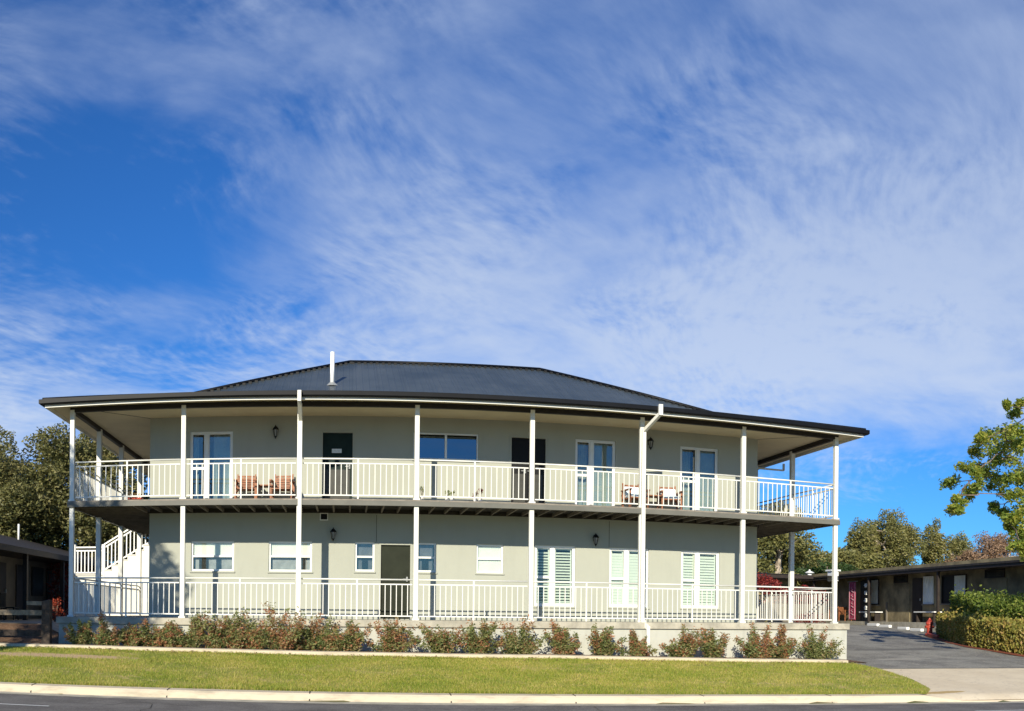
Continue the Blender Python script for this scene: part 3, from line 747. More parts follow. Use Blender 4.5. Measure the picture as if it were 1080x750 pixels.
# verandah furniture ---------------------------------------------------------
def armchair(cushion=False):
    t = thing('timber_armchair', '', 'chair', local=True)
    for sx in (-1, 1):
        for sy, h in ((-1, .60), (1, .60)): MB().box(sx * .27 - .025, sx * .27 + .025, sy * .25 - .025, sy * .25 + .025, 0, h).build('leg', M['timber'], t)
        MB().box(sx * .27 - .04, sx * .27 + .04, -.30, .30, .60, .63).build('armrest', M['timber'], t)
    s = MB()
    for k in range(6): s.box(-.245, .245, -.27 + k * .085, -.20 + k * .085, .38, .405)
    s.build('seat', M['timber'], t)
    b = MB()
    for k in range(6): z = .43 + k * .065; y = .22 + k * .018; b.box(-.24, .24, y, y + .022, z, z + .048)
    b.bar((-.235, .215, .36), (-.235, .345, .84), .03, .04); b.bar((.235, .215, .36), (.235, .345, .84), .03, .04)
    b.build('backrest', M['timber'], t)
    if cushion:
        MB().box(-.23, .23, -.25, .20, .41, .49).build('seat_cushion', M['cushion'], t, bevel=.03); MB().bar((0, .19, .50), (0, .27, .74), .46, .09, (0, 1, 0)).build('back_cushion', M['cushion'], t, bevel=.03)
    return t
def lowtable():
    t = thing('timber_side_table', '', 'table', local=True)
    s = MB()
    for k in range(6): s.box(-.24 + k * .081, -.165 + k * .081, -.24, .24, .47, .495)
    s.build('tabletop', M['timber'], t)
    for sx in (-1, 1):
        for sy in (-1, 1): MB().box(sx * .21 - .02, sx * .21 + .02, sy * .21 - .02, sy * .21 + .02, 0, .47).build('leg', M['timber'], t)
    return t
a0 = armchair(); a1 = armchair(True); tb = lowtable()
GRP = 'timber armchairs on the upper verandah'
for o, x, y, rz, lb in ((a0, -2.60, 24.15, 4, 'bare timber armchair on the upper verandah nearest the curtained glass door at left'), (None, -1.66, 24.15, -5, 'bare timber armchair on the upper verandah close to the left downpipe'),
                        (a1, 7.78, 24.12, 6, 'timber armchair with pale cushions on the upper verandah, left of its side table'), (None, 8.78, 24.12, -6, 'timber armchair with pale cushions on the upper verandah, right of its side table')):
    if o is None: o = copy_tree(prev)
    prev = o; o.location = (x, y, Z2); o.rotation_euler.z = R(rz); o['label'] = lb; o['group'] = GRP
for i, (x, lb) in enumerate(((-2.13, 'slatted timber side table between the two bare armchairs'), (8.30, 'slatted timber side table between the two cushioned armchairs'))):
    o = tb if i == 0 else copy_tree(tb); o.location = (x, 24.15, Z2); o['label'] = lb; o['group'] = 'side tables on the upper verandah'

# ---------------------------------------------------------------- foliage
def leaves(name, m, centers, radii, counts, size, parent=None, shell=.5, flat=.6, origin=None, aspect=.45, droop=0.):
    C, Vs = [], []
    for (c, r, n) in zip(centers, radii, counts):
        d = rng.normal(size=(n, 3)); d /= np.linalg.norm(d, axis=1)[:, None]
        rad = (shell + (1 - shell) * rng.uniform(0, 1, n) ** .6)[:, None]
        bump = 1 + .22 * np.sin(d[:, :1] * 5 + c[0]) * np.cos(d[:, 2:] * 4 + c[1])
        C.append(np.array(c) + d * rad * np.array(r) * bump)
    P = np.concatenate(C); n = len(P)
    u = rng.normal(size=(n, 3)); u[:, 2] = u[:, 2] * flat - droop; u /= np.linalg.norm(u, axis=1)[:, None]
    w = rng.normal(size=(n, 3)); w = np.cross(u, w); w /= np.linalg.norm(w, axis=1)[:, None]
    s = size * rng.uniform(.6, 1.3, n)[:, None]
    a = P - u * s * .5; b = P + w * s * aspect * .5; c = P + u * s * .5; d = P - w * s * aspect * .5
    V = np.stack([a, b, c, d], 1).reshape(-1, 3)
    return fast_mesh(name, m, V, np.arange(4 * n).reshape(n, 4), parent, origin=origin)
LM = dict(
    gum=leafmat('gum_leaves', ((.07, .085, .03), (.15, .155, .05), (.24, .225, .08), (.34, .29, .12)), .4, .35),
    gumfar=leafmat('far_gum_leaves', ((.09, .105, .035), (.19, .195, .06), (.30, .28, .09), (.40, .34, .14)), .4, .3),
    dark=leafmat('dark_tree_leaves', ((.03, .06, .018), (.06, .11, .028), (.10, .15, .04)), .35, .3),
    bare=leafmat('thin_dry_leaves', ((.16, .11, .06), (.27, .17, .10), (.36, .23, .14)), .2, .3),
    fresh=leafmat('broad_green_leaves', ((.10, .17, .03), (.22, .31, .05), (.40, .44, .07), (.58, .48, .10)), .55, .8),
    hedge=leafmat('hedge_leaves', ((.08, .14, .02), (.17, .24, .035), (.33, .36, .07)), .45, 1.2),
    hedgeyel=leafmat('yellow_hedge_leaves', ((.13, .16, .03), (.26, .26, .05), (.42, .34, .08), (.48, .30, .11)), .4, 1.2),
    red=leafmat('red_leaves', ((.10, .016, .016), (.27, .035, .03), (.42, .07, .05)), .4, 1.0),
    shrubg=leafmat('shrub_green_leaves', ((.08, .125, .04), (.19, .24, .075), (.35, .35, .13), (.52, .38, .20)), .5, 2.2),
    shrubr=leafmat('shrub_red_leaves', ((.16, .15, .06), (.34, .26, .11), (.52, .22, .11), (.62, .33, .18)), .5, 2.2),
)
def limb(mb, a, b, r0, r1, seg=5, wob=.06):
    a, b = Vector(a), Vector(b); L = (b - a).length; pts = []; rs = []
    for i in range(seg + 1):
        t = i / seg; p = a.lerp(b, t)
        if 0 < i < seg: p += Vector((random.uniform(-1, 1), random.uniform(-1, 1), random.uniform(-.4, .4))) * L * wob
        pts.append(p); rs.append(r0 + (r1 - r0) * t)
    mb.tube(pts, rs, 7); return pts
def tree(name, label, cat, base, height, crown, leafm, barkm, n_clump, per, leaf, trunk_r=.3, seed=1, low=.35, group=None, clumps=None, shell=.45, droop=0., csize=(.22, .36), tips=None):
    random.seed(seed); global rng; rng = np.random.default_rng(seed)
    t = thing(name, label, cat, base, group); B = Vector(base)
    top = B + Vector((0, 0, height)); cr = Vector((crown[0], crown[1], height * (1 - low) / 2)); cc = B + Vector((0, 0, height * (1 + low) / 2))
    cs = []
    if clumps: cs = [(Vector(c), r) for c, r in clumps]
    else:
        for k in range(n_clump):
            for _ in range(30):
                d = Vector((random.gauss(0, 1), random.gauss(0, 1), random.gauss(0, 1))).normalized() * (random.uniform(.15, 1) ** .45)
                if d.z > -.85: break
            sc = random.uniform(*csize)
            p = cc + Vector((d.x * cr.x * (1 - sc * .6), d.y * cr.y * (1 - sc * .6), d.z * cr.z * (1 - sc * .6)))
            cs.append((p, (cr.x * sc, cr.y * sc, cr.z * sc * random.uniform(.8, 1.1))))
    tm = MB(); fork = B + Vector((random.uniform(-.1, .1) * crown[0], 0, height * low))
    limb(tm, B - Vector((0, 0, .3)), fork, trunk_r, trunk_r * .7, 5, .03)
    leaders = []
    for k in range(4):
        e = cc + Vector((random.uniform(-.45, .45) * cr.x, random.uniform(-.45, .45) * cr.y, random.uniform(-.1, .6) * cr.z)); leaders.append(limb(tm, fork, e, trunk_r * .6, trunk_r * .15, 6, .06))
    allp = [p for l in leaders for p in l[1:]]
    for c in (tips or [c for c, r in cs]):
        c = Vector(c); q = min(allp, key=lambda p: (p - c).length + max(0, p.z - c.z) * 2); pl = limb(tm, q, c, trunk_r * (.16 if not tips else .10), .008, 5, .07)
        if tips: allp += pl[2:4]
    tm.build('trunk', barkm, t, smooth=True)
    vol = [max(.25, min(3, (r[0] * r[1] * r[2]) ** (2/3))) for c, r in cs]; sv = sum(vol) / len(vol)
    leaves('crown', leafm, [tuple(c) for c, r in cs], [r for c, r in cs], [max(40, int(per * v / sv)) for v in vol], leaf, t, shell, droop=droop)
    return t
TG = 'tall trees standing beyond the motel'
FT = 'gum_tree'
# left mass
tree(FT, 'big dense olive gum tree rising behind the low block at the left edge', 'tree', (-17.5, 41, 1.2), 9.2, (5.2, 4.0), LM['gum'], M['bark'], 120, 620, .19, .45, 11, .16, TG, csize=(.13, .26))
tree(FT, 'rounded gum tree right behind the left verandah corner post', 'tree', (-13.0, 43, 1.2), 9.5, (4.2, 3.8), LM['gum'], M['bark'], 115, 620, .19, .4, 12, .12, TG, csize=(.13, .26))
tree(FT, 'loose pale-trunked gum glimpsed under the left upper deck', 'tree', (-9.3, 46, 1.2), 7.4, (3.4, 3.2), LM['dark'], M['palebark'], 26, 600, .26, .3, 13, .12, TG)
tree(FT, 'tall gum with only its crown tip reaching past the left picture edge', 'tree', (-27.3, 57, 1.2), 18.6, (4.5, 4.2), LM['gum'], M['palebark'], 40, 500, .24, .78, 14, .3, TG)
# right background
tree(FT, 'speckled gum tree behind the right lower verandah', 'tree', (25.6, 52, 1.2), 7.4, (4.0, 3.5), LM['gumfar'], M['palebark'], 34, 750, .24, .35, 21, .12, TG)
tree(FT, 'low round brownish gum between the two right verandah posts', 'tree', (33.0, 62, 1.2), 6.2, (3.0, 3.0), LM['gumfar'], M['palebark'], 22, 600, .28, .3, 22, .12, TG)
tree('pine_tree', 'dark green pine behind the low roof, left of the right corner post', 'tree', (32.8, 58, 1.2), 5.4, (2.3, 2.3), LM['dark'], M['bark'], 26, 500, .24, .25, 23, .1, TG)
tree('pine_tree', 'small dark green tree beside the right corner post', 'tree', (37.5, 62, 1.2), 5.0, (2.3, 2.3), LM['dark'], M['bark'], 22, 500, .24, .25, 24, .1, TG)
tree(FT, 'tallest olive gum with a double-domed crown beyond the right motel wing', 'tree', (43.4, 66, 1.2), 9.6, (3.7, 3.7), LM['gumfar'], M['palebark'], 95, 520, .22, .45, 25, .12, TG, csize=(.15, .27))
tree(FT, 'lower left shoulder gum beside the tallest one', 'tree', (39.4, 65, 1.2), 7.0, (2.8, 2.8), LM['gumfar'], M['palebark'], 24, 600, .30, .3, 26, .12, TG)
tree(FT, 'upright gum with pale branches right of the tallest one', 'tree', (49.7, 66, 1.2), 9.4, (2.7, 2.8), LM['gumfar'], M['palebark'], 60, 420, .22, .35, 27, .15, TG, csize=(.15, .27))
tree('sparse_tree', 'thin pinkish-brown tree with bare branches beyond the right wing', 'tree', (56.6, 67, 1.2), 8.6, (3.6, 3.5), LM['bare'], M['palebark'], 60, 330, .22, .3, 28, .25, TG, shell=.2)
tree('sparse_tree', 'low dry brown tree showing over the motel roof below the leafy branch', 'tree', (48.6, 61, 1.2), 6.3, (2.6, 2.6), LM['bare'], M['palebark'], 50, 330, .22, .25, 29, .2, TG, shell=.2)
# near leafy tree at the right edge: its trunk stands out of the picture
cl = []
BRANCH_ENDS = [((15.5, 17.95, 7.06), 0.07), ((16.27, 18.5, 7.07), 0.11), ((16.01, 18.02, 7.2), 0.09), ((15.92, 19.03, 6.53), 0.22), ((16.29, 18.81, 6.61), 0.26), ((14.68, 17.96, 6.11), 0.12), ((15.26, 17.26, 6.3), 0.21), ((16.3, 19.63, 6.37), 0.26), ((15.52, 18.01, 6.01), 0.28), ((15.73, 17.73, 6.0), 0.25), ((16.32, 20.22, 6.22), 0.13), ((15.7, 18.7, 5.81), 0.25), ((16.75, 19.24, 5.94), 0.26), ((16.26, 18.23, 5.7), 0.25), ((15.42, 19.57, 5.6), 0.16), ((14.68, 18.29, 5.28), 0.17), ((15.82, 19.24, 5.54), 0.16), ((16.52, 19.56, 5.49), 0.17), ((16.04, 18.61, 5.3), 0.19), ((16.72, 18.89, 5.37), 0.26), ((15.1, 19.94, 5.26), 0.16), ((14.22, 18.32, 4.57), 0.11), ((15.78, 19.75, 4.97), 0.16), ((15.64, 19.21, 5.1), 0.13), ((14.56, 18.96, 4.39), 0.14), ((14.16, 18.24, 4.32), 0.08), ((16.57, 19.51, 5.12), 0.2), ((16.14, 18.33, 4.87), 0.22), ((16.75, 18.77, 4.71), 0.23), ((16.52, 19.61, 4.73), 0.15), ((16.33, 19.12, 4.48), 0.1), ((16.81, 19.53, 4.25), 0.1), ((15.89, 18.23, 4.21), 0.16), ((16.87, 18.99, 4.35), 0.2), ((16.14, 18.21, 3.85), 0.16), ((16.99, 19.43, 4.12), 0.1), ((17.08, 19.12, 3.77), 0.2), ((15.43, 17.45, 3.45), 0.12), ((15.62, 17.44, 3.28), 0.18)]
tips = []
for c, r in BRANCH_ENDS:
    c = (c[0] * 1.12, c[1] * 1.12, (c[2] - EYE) * 1.12 + EYE); tips.append(c)
    for k in range(4):
        o = Vector((random.gauss(0, .5), random.gauss(0, .9), random.gauss(0, .4))) * r * 1.1; cl.append((tuple(Vector(c) + o), (r * .72 + .08, r * .72 + .08, r * .66 + .08)))
for k in range(22):
    c = random.choice([q for q in tips[:39] if q[0] > 17.6]); cl.append(((c[0] + random.uniform(.0, .7), c[1] + random.uniform(-.7, .7), c[2] + random.uniform(-.45, .3)), (.24, .24, .2)))
for k in range(42):       # the rest of the crown, out of the picture to the right
    d = Vector((random.gauss(0, 1), random.gauss(0, 1), random.gauss(0, 1))).normalized() * random.uniform(.3, 1)
    cl.append(((21.3 + d.x * 1.9, 18.4 + d.y * 1.9, 5.8 + d.z * 2.2), (.5, .5, .35))); tips.append(cl[-1][0])
tree('broadleaf_tree', 'fresh green broad-leaved tree reaching in over the hedge at the right edge', 'tree', (20.9, 16.8, .5), 7.6, (2.3, 2.3), LM['fresh'], M['bark'], 0, 92, .125, .2, 31, .3, None, clumps=cl, shell=0., droop=.3, tips=tips)
# tree standing left of the camera's view: throws the shade on the left corner
tree('shade_tree', 'big street tree just outside the left of the view', 'tree', (-11.6, 10.5, .2), 11.2, (2.5, 2.6), LM['gum'], M['bark'], 34, 420, .2, .35, 41, .45, csize=(.2, .34))

# shrubs along the plinth
import hashlib
def shrub(name, label, x, y, w, h, red, seed, group, cat='shrub'):
    random.seed(seed); global rng; rng = np.random.default_rng(seed)
    z = gz(x, y) + .02; t = thing(name, label, cat, (x, y, z), group); sm = MB(); cs = []; rs = []; ns = []
    for k in range(15):
        a = random.uniform(0, 6.28); rr = random.uniform(.1, 1) * w * .5; hh = h * random.uniform(.35, 1.0) * (1 - .45 * (rr / (w * .5)) ** 2)
        e = (x + math.cos(a) * rr, y + math.sin(a) * rr * .6, z + hh)
        sm.tube([(x + random.uniform(-.05, .05), y, z - .02), (x + math.cos(a) * rr * .45, y + math.sin(a) * rr * .3, z + hh * .5), e], [.008, .006, .003], 5)
        for q in range(7):
            f = .18 + .85 * q / 6; p = Vector((x, y, z)).lerp(Vector(e), f) + Vector((math.cos(a) * rr * .12, 0, .0))
            cs.append(tuple(p)); r = .115 * (1.1 - .5 * f) * (w / .9); rs.append((r * 1.1, r * 1.1, r)); ns.append(40 if q < 6 else 18)
    sm.build('stems', M['bark'], t); k = int(len(cs) * red)
    idx = list(range(len(cs))); random.shuffle(idx)
    idx.sort(key=lambda i: -(cs[i][2] - z) / h * .5 - random.random() * .8); k = int(k * .75); ri = idx[:k]; gi = idx[k:]
    for part, ii, mm in (('green_foliage', gi, LM['shrubg']), ('red_foliage', ri, LM['shrubr'])):
        if ii: leaves(part, mm, [cs[i] for i in ii], [rs[i] for i in ii], [ns[i] for i in ii], .072, t, .1)
    return t
SH = [(83,-6.50,.72,.8,.25,'small dark green'),(118,-5.66,.95,.85,.45,'green and rust'),(158,-4.71,1.0,.95,.60,'rusty brown'),(205,-3.61,1.05,1.0,.45,'green with brown tips'),
      (250,-2.57,1.05,1.05,.50,'mixed green and red'),(292,-1.62,1.15,1.25,.65,'tallest, red-centred'),(332,-.71,1.1,1.0,.35,'greener bushy'),(372,.19,.95,.92,.45,'medium rust-tinged'),
      (413,1.12,1.0,.95,.70,'broad reddish'),(466,2.33,.9,.9,.40,'pointed green'),(506,3.24,.9,.86,.40,'rounded green'),(549,4.24,1.0,.9,.35,'wide green'),(595,5.33,.72,.9,.60,'narrow reddish'),
      (637,6.35,.9,.8,.45,'low rounded'),(674,7.27,.72,.64,.50,'smallest, low'),(715,8.31,.95,.86,.55,'rusty bushy'),(752,9.28,1.0,.84,.50,'spreading brown-green'),(798,10.52,.95,1.0,.65,'tall reddish'),
      (828,11.37,.75,.92,.75,'narrow russet'),(862,12.36,1.1,.92,.12,'plain green')]
ORD = ['first','second','third','fourth','fifth','sixth','seventh','eighth','ninth','tenth','eleventh','twelfth','thirteenth','fourteenth','fifteenth','sixteenth','seventeenth','third-last','second-last','last']
for i, (px_, x, w, h, red, look) in enumerate(SH):
    shrub('garden_shrub', f'{look} shrub in the front bed, {ORD[i]} from the left', x + random.Random(i).uniform(-.12, .12), 22.12 + random.Random(i + 50).uniform(-.18, .18), w * (1.4 if x > 1.5 else 1.25), h * (1.04 if x > 1.5 else .96), red, 100 + i, 'shrubs planted along the front plinth')
# spare low growth between the closely planted left shrubs
for i, (x, h, lb) in enumerate(((-5.2, .6, 'low filler plant between the second and third bed shrubs'), (-4.15, .62, 'low filler plant between the third and fourth bed shrubs'), (-3.1, .65, 'low filler plant between the fourth and fifth bed shrubs'), (-2.1, .7, 'low filler plant between the fifth and tallest bed shrubs'), (-1.15, .62, 'low filler plant right of the tallest bed shrub'), (-.25, .55, 'low filler plant between the seventh and eighth bed shrubs'))):
    shrub('garden_shrub', lb, x, 22.2, .9, h, .5, 150 + i, 'low filler plants in the front bed')

# pots on the upper deck ----------------------------------------------------
def pot(name, label, x, y, z, r, h, leafm, kind, seed, potm=None):
    random.seed(seed); t = thing(name, label, 'plant pot', (x, y, z), 'potted plants on the upper deck')
    MB().lathe((x, y, z), [(r * .72, 0), (r, h), (r * 1.08, h), (r * 1.08, h * 1.08), (r * .9, h * 1.08)], 12).build('pot', potm or M['pot'], t)
    s = MB(); tips = []
    for k in range(5):
        a = random.uniform(0, 6.28); e = (x + math.cos(a) * r * .8, y + math.sin(a) * r * .8, z + h + random.uniform(.08, .16) * (1.5 if kind == 'tall' else 1)); s.tube([(x, y, z + h), e], [.004, .003], 5); tips.append(e)
    s.build('stems', M['bark'], t)
    leaves('foliage', leafm, tips, [(.045, .045, .04)] * 5, [16] * 5, .045, t, .1)
pot('potted_plant', 'white pot with a thin tall sprig beside the fourth front post on the upper deck', 1.90, PY + .18, Z2, .06, .12, LM['shrubg'], 'tall', 1)
pot('potted_plant', 'left of the two touching white pots with green herbs on the upper deck', 2.53, PY + .18, Z2, .055, .11, LM['fresh'], 'low', 2)
pot('potted_plant', 'right of the two touching white pots with green herbs on the upper deck', 2.66, PY + .18, Z2, .055, .11, LM['fresh'], 'low', 3)
pot('potted_plant', 'white pot with dark red flowers, left one of that pair', 3.24, PY + .18, Z2, .055, .10, LM['red'], 'low', 4)
pot('potted_plant', 'white pot with dark red flowers, right one of that pair', 3.37, PY + .18, Z2, .055, .10, LM['red'], 'tall', 5)
tr = thing('planter_trough', 'long low red planter on the upper deck near the left end', 'planter', (-5.40, PY + .25, Z2)); x0 = -5.56
MB().add([(x0+.02,PY+.18,Z2),(x0+.40,PY+.18,Z2),(x0+.40,PY+.32,Z2),(x0+.02,PY+.32,Z2),(x0,PY+.16,Z2+.085),(x0+.42,PY+.16,Z2+.085),(x0+.42,PY+.34,Z2+.085),(x0,PY+.34,Z2+.085)], [(3,2,1,0),(4,5,6,7),(0,1,5,4),(1,2,6,5),(2,3,7,6),(3,0,4,7)]).build('trough', M['red'], tr, bevel=.008)
leaves('foliage', LM['shrubr'], [(x0 + .05 + k * .06, PY + .25, Z2 + .15) for k in range(6)], [(.05, .05, .07)] * 6, [18] * 6, .045, tr, .1)

# right motel wing ------------------------------------------------------------
MO = 1.15
def motel_right():
    t = thing('motel_wing', 'long low motel wing with dark flat-looking roof facing the driveway on the right', 'building', (22.1, 24.6, 1.2), local=True)
    ang = math.atan2(14.7, 1.3); t.rotation_euler.z = ang; t.location = (22.1 * MO, 24.6 * MO, EYE + (1.2 - EYE) * MO); t.scale = (MO, MO, MO)     # local x runs along the front, local y<0 is the motel side
    D_ = -.95; x0, x1 = -14, 22; zf = .20
    MB().box(x0, x1, -9, -.15, -1.0, zf).build('walkway', M['concrete'], t)
    holes = [(12.75, 14.45, 1.0, 2.24), (7.75, 8.55, 1.0, 2.2), (5.15, 7.05, 1.0, 2.2)]
    doors = [(8.75, 9.5), (3.95, 5.0), (11.95, 12.15)]
    w = MB(); w.box(x0, x1, -9, D_, zf, 2.75); w.build('wall', M['motelwall'], t)
    for a, b in ((9.8, 11.9), (2.35, 3.85)): MB().box(a, b, D_, D_ + .03, zf, 1.95 if a < 5 else 1.9).build('pale_panel', M['motelwall'], t)
    for a, b in ((10.0, 11.25), (2.5, 3.8)):
        g_ = MB(); frame_rect(g_, a, b, 1.98, 2.32, D_ + .001, D_ + .06, .04); o = g_.build('air_grille', M['moteltrim'], t)
        s = MB()
        for k in range(6): s.box(a + .04, b - .04, D_ + .01, D_ + .05, 2.03 + k * .045, 2.05 + k * .045)
        s.build('grille_slats', M['black'], o)
    for a, b, c, d in holes:
        g_ = MB(); frame_rect(g_, a, b, c, d, D_ + .001, D_ + .06, .045); g_.box((a+b)/2 - .02, (a+b)/2 + .02, D_ + .001, D_ + .055, c, d)
        o = g_.build('window', M['moteltrim'] if b - a > 1 else M['white'], t)
        cm = MB(); curtain(cm, a + .05 + (0 if b - a < 1 else .0), (a + b) / 2 if b - a > 1 else b - .05, c + .05, d - .05, D_ + .03, .008, .12); cm.build('curtain', M['curtain'], o)
        cm = MB().box(a + .04, b - .04, D_ + .002, D_ + .010, c + .04, d - .04); cm.build('pane', M['black'], o)
        MB().box(a - .05, b + .05, D_ + .001, D_ + .10, c - .06, c - .003).build('sill', M['motelpale'], o)
    for a, b in ((8.72, 9.55), (-1.5, -.65)):
        o = MB().box(a, b, D_ + .001, D_ + .03, zf, 2.15).build('door', M['moteltrim'], t); MB().box(a + .08, a + .12, D_ + .03, D_ + .07, 1.15, 1.25).build('handle', M['steel'], o)
    fr = MB(); fr.box(11.85, 11.93, D_, D_ + .10, zf, 1.10); fr.box(11.93, 12.75, D_ + .0, D_ + .08, zf, zf + .06); fr.build('door_step', M['motelpale'], t)
    r = MB(); r.box(x0, x1, D_ , .0, 2.36, 2.42); r.build('eave_lining', M['moteltrim'], t)
    r = MB(); r.box(x0, x1, -.02, .05, 2.30, 2.50); r.build('fascia', M['moteltrim'], t)
    r = MB(); r.add([(x0, .10, 2.50), (x1, .10, 2.50), (x1, -5.0, 3.05), (x0, -5.0, 3.05), (x1, -9.8, 2.5), (x0, -9.8, 2.5), (x0, .10, 2.42), (x1, .10, 2.42)], [(0, 3, 2, 1), (3, 5, 4, 2), (6, 0, 1, 7)])
    r.add([(x0, D_, 2.4), (x0, -5, 3.04), (x0, -9, 2.4)], [(0, 1, 2)]); r.add([(x1, D_, 2.4), (x1, -5, 3.04), (x1, -9, 2.4)], [(0, 2, 1)])
    r.build('roof', M['motelroof'], t)
    for x in (-6, 0, 6.0, 12.2, 18.5): MB().box(x - .05, x + .05, -.14, -.04, zf, 2.36).build('verandah_post', M['moteltrim'], t)
    return t, ang
mt, ANG = motel_right()
def mloc(x, y, z): return mt.matrix_basis @ Vector((x, y, z)) if False else Matrix.Translation((22.1 * MO, 24.6 * MO, EYE + (1.2 - EYE) * MO)) @ Matrix.Rotation(ANG, 4, 'Z') @ Matrix.Scale(MO, 4) @ Vector((x, y, z))
def mthing(name, label, cat, x, y, z, group=None):
    t = thing(name, label, cat, mloc(x, y, z), group, local=True); t.rotation_euler.z = ANG; t.scale = (MO, MO, MO); return t
bn = mthing('hanging_banner', 'tall narrow crimson and pink banner hanging by the motel walkway', 'banner', 14.45, -.35, .26)
MB().tube([(-.55, 0, 1.88), (.55, 0, 1.88)], .02, 6).build('banner_rod', M['steel'], bn)
MB().box(-.34, .34, -.012, .012, .0, 1.86).build('banner_cloth', M['pink'], bn)
sq = MB()
for k, (z0, dz) in enumerate(((.25, .26), (.62, .26), (.98, .28), (1.36, .26))):
    sq.tube([(-.14, .02, z0), (.12, .02, z0 + dz * .25), (-.10, .02, z0 + dz * .55), (.10, .02, z0 + dz * .8), (-.02, .02, z0 + dz)], [.028, .022, .03, .02, .015], 5)
sq.tube([(-.30, .02, .06), (-.30, .02, 1.80), (.30, .02, 1.80), (.30, .02, .06), (-.30, .02, .06)], .012, 4)
sq.build('pale_script', M['pinkpale'] if 'pinkpale' in M else mat('pale_pink_print', (.62, .36, .42), .8, .1, 5), bn)
bp_ = mthing('display_panel', 'black upright board with five white lobed ornaments in a column', 'display board', 13.25, -.45, .20)
MB().box(-.52, .52, -.05, .0, 0, 1.95).build('board', M['black'], bp_)
for k in range(5):
    o = MB(); z = .28 + k * .36
    for j in range(6):
        a = math.pi / 3 * j; o.lathe((-.12 + .09 * math.cos(a), .03, z - .035 + .075 * math.sin(a)), [(.01, 0), (.055, .02), (.06, .05), (.01, .075)], 8)
    o.box(-.18, -.06, .0, .05, z - .05, z + .05); o.build('ornament', M['white'], bp_)
bh = mthing('wall_bench', 'pale plank bench under the curtained motel window', 'bench', 13.1, -.62, .20)
MB().box(-.95, .75, -.2, .2, .42, .47).build('seat', M['white'], bh)
for x in (-.8, .6): MB().box(x - .03, x + .03, -.15, .15, 0, .42).build('leg', M['moteltrim'], bh)
bh2 = mthing('wall_bench', 'pale plank bench beside the white curtained narrow window, by the hedge', 'bench', 7.8, -.62, .20)
MB().box(-.95, .75, -.2, .2, .42, .47).build('seat', M['white'], bh2)
for x in (-.8, .6): MB().box(x - .03, x + .03, -.15, .15, 0, .42).build('leg', M['moteltrim'], bh2)
# timber table and chair on the motel walkway
tt = mthing('patio_table', 'small brown patio table on the motel walkway by the verandah corner', 'table', 16.7, -.6, .2)
MB().box(-.4, .4, -.35, .35, .66, .70).build('tabletop', M['timber'], tt)
for sx in (-1, 1):
    for sy in (-1, 1): MB().box(sx * .34 - .025, sx * .34 + .025, sy * .29 - .025, sy * .29 + .025, 0, .66).build('leg', M['timber'], tt)
pc = armchair(); pc.location = mloc(15.75, -.6, .2); pc.rotation_euler.z = ANG - R(70); pc['label'] = 'brown timber armchair on the motel walkway beside the patio table'; pc['group'] = 'timber armchairs at the motel walkway'
# wheel stops
for i, (x, L, lb) in enumerate(((9.8, .95, 'white wheel stop farthest left along the motel walkway'), (8.7, .95, 'white wheel stop, second from the left along the walkway'), (7.1, .8, 'white wheel stop, third from the left along the walkway'), (6.0, .9, 'white wheel stop nearest the red hydrant'))):
    t_ = mthing('wheel_stop', lb, 'wheel stop', x, .9, 0, 'white wheel stops in front of the motel wing')
    p = mloc(x, .9, 0); t_.location.z = gz(p.x, p.y)
    m = MB(); m.bar((-L / 2, 0, .06), (L / 2, 0, .06), .16, .13); m.build('stop_block', M['white'], t_, bevel=.03)

# rear wing closing the courtyard
rw = thing('rear_motel_block', 'low motel block with dark roof line running behind the main building on the right', 'building', (12, 45, 1.2))
MB().box(-4, 23.0, 43.5, 50, 1.0, 3.5).build('wall', M['motelwall'], rw); MB().box(-4, 23.2, 42.0, 42.08, 3.55, 3.72).build('fascia', M['moteltrim'], rw)
r = MB(); r.add([(-4, 41.95, 3.74), (25, 41.95, 3.74), (25, 46.5, 4.0), (-4, 46.5, 4.0), (25, 51, 3.7), (-4, 51, 3.7)], [(0, 1, 2, 3), (3, 2, 4, 5)]); r.build('roof', M['motelroof'], rw)
MB().box(-4, 23.0, 42.1, 43.5, 3.5, 3.54).build('eave_lining', M['moteltrim'], rw)
for x in (10, 14, 18, 21.5):
    o = MB().box(x, x + 1.4, 43.44, 43.49, 2.2, 3.2).build('window', M['window'] if False else M['black'], rw)
ch = thing('roof_vent_box', 'square white box chimney on the motel roof by the right corner post', 'chimney', (24.45, 42.6, 3.7))
MB().box(24.55, 24.95, 42.4, 42.9, 3.5, 4.02).build('stack', M['white'], ch, bevel=.02); MB().box(24.47, 25.03, 42.32, 42.98, 4.02, 4.10).build('cap', M['white'], ch)
cw = thing('roof_cowl', 'small white cowl vent on the rear motel roof', 'roof vent', (23.2, 42.6, 3.75))
MB().lathe((23.3, 42.6, 3.7), [(.12, 0), (.12, .16), (.24, .17), (.26, .20), (.05, .30), (.04, .36)], 10).build('cowl', M['white'], cw)

